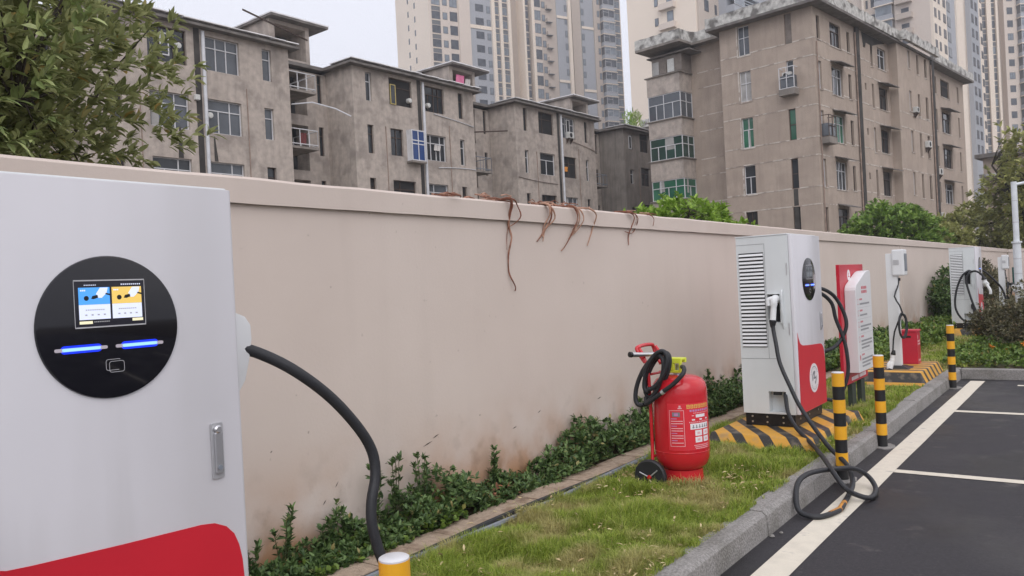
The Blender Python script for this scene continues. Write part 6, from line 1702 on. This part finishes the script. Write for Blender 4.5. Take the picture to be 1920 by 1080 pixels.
# ------------------------------------------------------------------ trees
def tree(name, label, base, height, crown_c, crown_r, n_ros, ln, wd, mat, cat='tree', group=None, nleaf=8, tr=.12, seed=1, single=0, shell=.5, gaps_=.0, drop=0.0, limbs=7):
    global nrg
    r0 = random.Random(seed)
    t = thing(name, label, cat, base, 0, group)
    B = Vector(base); C = Vector(crown_c) - B; rx, ry, rz = crown_r
    # crown points
    pts = []
    while len(pts) < n_ros:
        u = Vector((r0.gauss(0, 1), r0.gauss(0, 1), r0.gauss(0, 1))).normalized()
        rad = (shell + (1 - shell) * r0.random()) ** .6
        lump = 1 + .28 * noise.noise(u * 2.1 + Vector((seed, 0, 0))) + .16 * noise.noise(u * 5.0 + Vector((seed * 3, 0, 0)))
        p = C + Vector((u.x * rx, u.y * ry, u.z * rz)) * rad * lump
        if p.z + B.z < .3: continue
        if gaps_ and noise.noise((p + B) * (2.6 / max(rx, .5))) < -gaps_: continue
        pts.append((p, u))
    tk = MB(); fork = Vector((0, 0, max(.3, C.z - rz * .75)))
    tk.tube(smooth_path([(0, 0, -.3), (tr * .3, 0, fork.z * .5), tuple(fork)], 4), [tr * 1.15, tr * 1.1] + [tr] * 7, 10)
    tk.build('trunk', 'trunk', t, smooth=True)
    br = MB(); ends = []
    for k in range(limbs):
        a = 2 * math.pi * k / limbs + r0.uniform(-.3, .3)
        e = C + Vector((math.cos(a) * rx * .65, math.sin(a) * ry * .65, r0.uniform(-.3, .6) * rz))
        m1 = fork.lerp(e, .45) + Vector((0, 0, .12 * rz))
        sp = smooth_path([fork, m1, e], 4)
        br.tube(sp, [tr * .55 * (1 - .75 * i / len(sp)) for i in range(len(sp))], 6)
        ends += sp[3:]
    for (p, u) in pts[:: max(1, len(pts) // 260)]:
        e = min(ends, key=lambda q: (q - p).length)
        mid = e.lerp(p, .5) + Vector((0, 0, .04 * rz))
        br.tube([e, mid, p], [tr * .12, tr * .07, tr * .03], 4)
    tag(br.build('branches', 'trunk', t, smooth=True, norm=False), kind='stuff')
    Cc = np.array([tuple(p) for p, u in pts]); A = np.array([(u.x, u.y, u.z + .45 - drop) for p, u in pts])
    P, D, Ln, Wd = rosettes(Cc, A, nleaf, ln, wd, 1.0)
    D[:, 2] -= drop * .5
    if single:
        # the leaves that show largest stay objects of their own
        W_ = P + np.array(base); cpos = np.array([0, 0, H]); d_ = np.linalg.norm(W_ - cpos, axis=1)
        fwd = np.array([-math.sin(TH), math.cos(TH), 0]); rgt = np.array([math.cos(TH), math.sin(TH), 0])
        zz = (W_ - cpos) @ fwd; xx = (W_ - cpos) @ rgt / np.maximum(zz, .1); yv = (W_ - cpos)[:, 2] / np.maximum(zz, .1)
        vis = (zz > .5) & (abs(xx) < .66) & (abs(yv) < .42) & (W_[:, 2] > 2.34)
        idx = np.argsort(np.where(vis, d_, 1e9))[:single]
        lm = bpy.data.meshes.new('leaf'); lm.from_pydata([tuple(q) for q in LEAF_V], [], [tuple(int(i) for i in q) for q in LEAF_F]); lm.materials.append(M[mat]); lm.update()
        lms = [lm]
        for k_, cc in enumerate(((.24, .29, .11), (.33, .375, .15), (.17, .22, .075))):
            l2 = lm.copy(); l2.materials[0] = pm('single_leaf_%d' % k_, cc, .42, .1, 3); lms.append(l2)
        for i in idx:
            o = bpy.data.objects.new('leaf', lms[1 + int(nrg.rand() * 3) % 3]); col.objects.link(o); o.parent = t
            d = Vector(D[i]).normalized(); up = Vector((nrg.normal(0, .35), nrg.normal(0, .35), 1)); s_ = up.cross(d).normalized(); u_ = d.cross(s_)
            o.matrix_local = Matrix(((d.x * Ln[i], s_.x * Wd[i], u_.x * Ln[i], P[i, 0]), (d.y * Ln[i], s_.y * Wd[i], u_.y * Ln[i], P[i, 1]), (d.z * Ln[i], s_.z * Wd[i], u_.z * Ln[i], P[i, 2]), (0, 0, 0, 1)))
        keep = np.ones(len(P), bool); keep[idx] = False
        P, D, Ln, Wd = P[keep], D[keep], Ln[keep], Wd[keep]
    v, f = leaves(P, D, Ln, Wd)
    tag(np_mesh('crown', v, f, mat, t), kind='stuff')
    return t
tree('broadleaf_tree', 'leafy evergreen tree behind the wall at the top left corner', (-5.7, 1.2, 0), 5, (-5.70, 1.10, 3.02), (1.6, 2.15, 1.75), 8200, .088, .031, 'leaf_tree', nleaf=8, tr=.10, seed=4, single=300, shell=.25, gaps_=.40, drop=.0, limbs=9)
tree('bright_shrub', 'bright green bush rising over the wall in front of the bay windows', (-6.0, 13.1, 0), 3, (-6.0, 13.1, 2.45), (1.05, 1.15, .66), 900, .12, .055, 'leaf_bright', 'shrub', None, 7, .05, 9)
tree('round_tree', 'round green tree showing over the wall before the right side of the brown building', (-7.5, 37.6, 0), 5, (-7.5, 37.6, 2.9), (2.1, 2.1, 1.6), 1500, .24, .11, 'leaf_mid', 'tree', None, 7, .12, 12)
tree('olive_tree', 'tall olive green tree right of the brown building', (-2.9, 47.5, 0), 9, (-2.9, 48, 5.3), (2.7, 2.8, 3.5), 1100, .30, .13, 'leaf_olive', 'tree', 'olive green trees at the far right', 6, .22, 21, gaps_=.02, shell=.15)
tree('olive_tree', 'olive green tree at the far right edge behind the lamp pole', (1.2, 46, 0), 9, (1.2, 46, 5.0), (3.0, 3.0, 3.4), 1150, .30, .13, 'leaf_olive', 'tree', 'olive green trees at the far right', 6, .2, 33, gaps_=.02, shell=.15)
tree('olive_tree', 'lower olive tree filling the gap above the end of the wall', (-6.0, 52, 0), 6, (-6.2, 52, 3.2), (2.2, 2.4, 1.9), 1000, .30, .13, 'leaf_olive', 'tree', 'olive green trees at the far right', 6, .14, 41)
tree('olive_tree', 'short dull green tree at the right end of the round tree', (-6.6, 43, 0), 6, (-6.6, 43.5, 2.6), (1.5, 1.5, 1.2), 600, .26, .12, 'leaf_olive', 'tree', 'olive green trees at the far right', 6, .12, 45)
# weeds growing on the roof edge of the dark block
o = thing('roof_weed', 'tuft of green weeds growing on the roof of the dark block', 'weed', (-31.7, 60.6, 14.5))
n = 220; P = np.stack([nrg.normal(0, .35, n), nrg.normal(0, .45, n), nrg.rand(n) * 1.3], 1); D = np.stack([nrg.normal(0, .5, n), nrg.normal(0, .5, n), np.ones(n)], 1)
v, f = leaves(P, D, .35 + .3 * nrg.rand(n), .05 + .04 * nrg.rand(n)); tag(np_mesh('blades', v, f, 'leaf_bright', o), kind='stuff')

# planting bed beyond the end kerb
def mass(name, label, cat, n, box, hf, ln, wd, mat, nleaf=6):
    x0, x1, y0, y1 = box
    x = x0 + (x1 - x0) * nrg.rand(n); y = y0 + (y1 - y0) * nrg.rand(n)
    hh = np.array([hf(a, b) for a, b in zip(x, y)]); z = .115 + hh * nrg.rand(n) ** .45
    A = np.stack([nrg.normal(0, .6, n), nrg.normal(-.2, .6, n), .5 + nrg.rand(n)], 1)
    v, f = leaves(*rosettes(np.stack([x, y, z], 1), A, nleaf, ln, wd, 1.1))
    return tag(np_mesh(name, v, f, mat), label, cat, kind='stuff')
mass('ground_cover', 'low bright ground cover in the bed beyond the end kerb', 'ground cover', 5200, (-2.1, 2.5, 13.55, 18.5), lambda x, y: .16 + .10 * vnoise((x, y, 0), 1.2) + .05 * vnoise((x, y, 3), 4), .065, .032, 'leaf_cover')
mass('ground_cover', 'green ground cover between the slim post and the farthest charger', 'ground cover', 3000, (-3.75, -2.75, 12.5, 30), lambda x, y: .28 + .14 * vnoise((x, y, 0), .9), .085, .04, 'leaf_cover')
def bush(label, c, r, n, mat, ln=.06, wd=.025, seed=1, nleaf=6, name='bush'):
    return tree(name, label, (c[0], c[1], .05), 1, c, r, n, ln, wd, mat, 'shrub', None, nleaf, .03, seed, shell=.2, gaps_=.25)
bush('dusty brown green bush in front of the lamp pole at the right edge', (-.95, 16.2, .62), (.80, .8, .62), 1500, 'leaf_dusty', seed=51)
bush('second dusty bush hiding the foot of the farthest charger', (-1.75, 17.6, .52), (.50, .6, .50), 800, 'leaf_dusty', seed=52)
bush('dusty bush beyond the others at the far right edge', (-.6, 19.5, .9), (1.0, 1.0, .8), 1200, 'leaf_dusty', .08, .03, seed=53)
bush('dark leafy bush against the wall left of the farthest charger', (-3.35, 24.0, .85), (.55, 1.7, .85), 1300, 'leaf_shrub', .10, .045, seed=54)
bush('dark bush against the wall beyond the farthest charger', (-3.2, 29.5, .8), (.6, 2.2, .8), 1000, 'leaf_dusty', .12, .05, seed=55)
bush('tall dry weeds behind the farthest charger', (-2.9, 26.2, 1.0), (.45, .8, .9), 500, 'leaf_dusty', .10, .03, seed=56)
for i, (x_, y_, z_, lb_t) in enumerate(((-1.15, 15.3, .34, 'upper'), (-.95, 15.4, .28, 'lower'), (-1.42, 15.5, .22, 'left'), (-.72, 15.3, .42, 'right'), (-1.6, 15.2, .3, 'leftmost'))):
    P, D, Ln, Wd = rosettes([(x_, y_, z_)], [(0, -1, .5)], 14, .06, .04, 1.3); v, f = leaves(P, D, Ln, Wd)
    tag(np_mesh('flower_cluster', v, f, 'orange'), lb_t + ' cluster of orange flowers in front of the dusty bush', 'flowers', 'orange flower clusters')
# timber tree props painted orange, standing beyond the post
tp = thing('tree_support', 'orange brown timber tripod propping a tree behind the distant slim post', 'tree support', (-1.0, 36, 0))
for (a, b_) in (((-.5, 0, 0), (-.05, 0, 2.6)), ((.55, .1, 0), (0, 0, 2.6)), ((0, .8, 0), (0, 0, 2.6))): MB().tube([a, b_], .06, 7).build('prop', 'timber', tp)
MB().tube([(-.6, 0, 2.15), (.6, 0, 2.25)], .05, 7).build('cross_rail', 'timber', tp)
gb = MB().tube([(-1.95, 24.9, 1.0), (-1.95, 24.9, 1.55)], .11, 12).build('green_net_tube', pm('teal_net', (.02, .11, .10), .7, .2, 10), smooth=True); tag(gb, 'dark teal rolled net beside the distant slim post', 'net')

# ------------------------------------------------------------------ thin damp haze over the whole place
hz = MB().box(-720, -270, -1.1, 720, 920, 101).build('haze', 'ground')
hm = bpy.data.materials.new('haze_air'); hm.use_nodes = True
hm.node_tree.nodes.clear()
ho = hm.node_tree.nodes.new('ShaderNodeOutputMaterial'); hv = hm.node_tree.nodes.new('ShaderNodeVolumePrincipled')
hv.inputs['Color'].default_value = (0.93, 0.95, 1.0, 1); hv.inputs['Density'].default_value = 0.0010; hv.inputs['Anisotropy'].default_value = 0.2
hm.node_tree.links.new(hv.outputs[0], ho.inputs['Volume'])
hz.data.materials[0] = hm
tag(hz, 'thin grey haze filling the air between here and the towers', 'haze', kind='stuff')
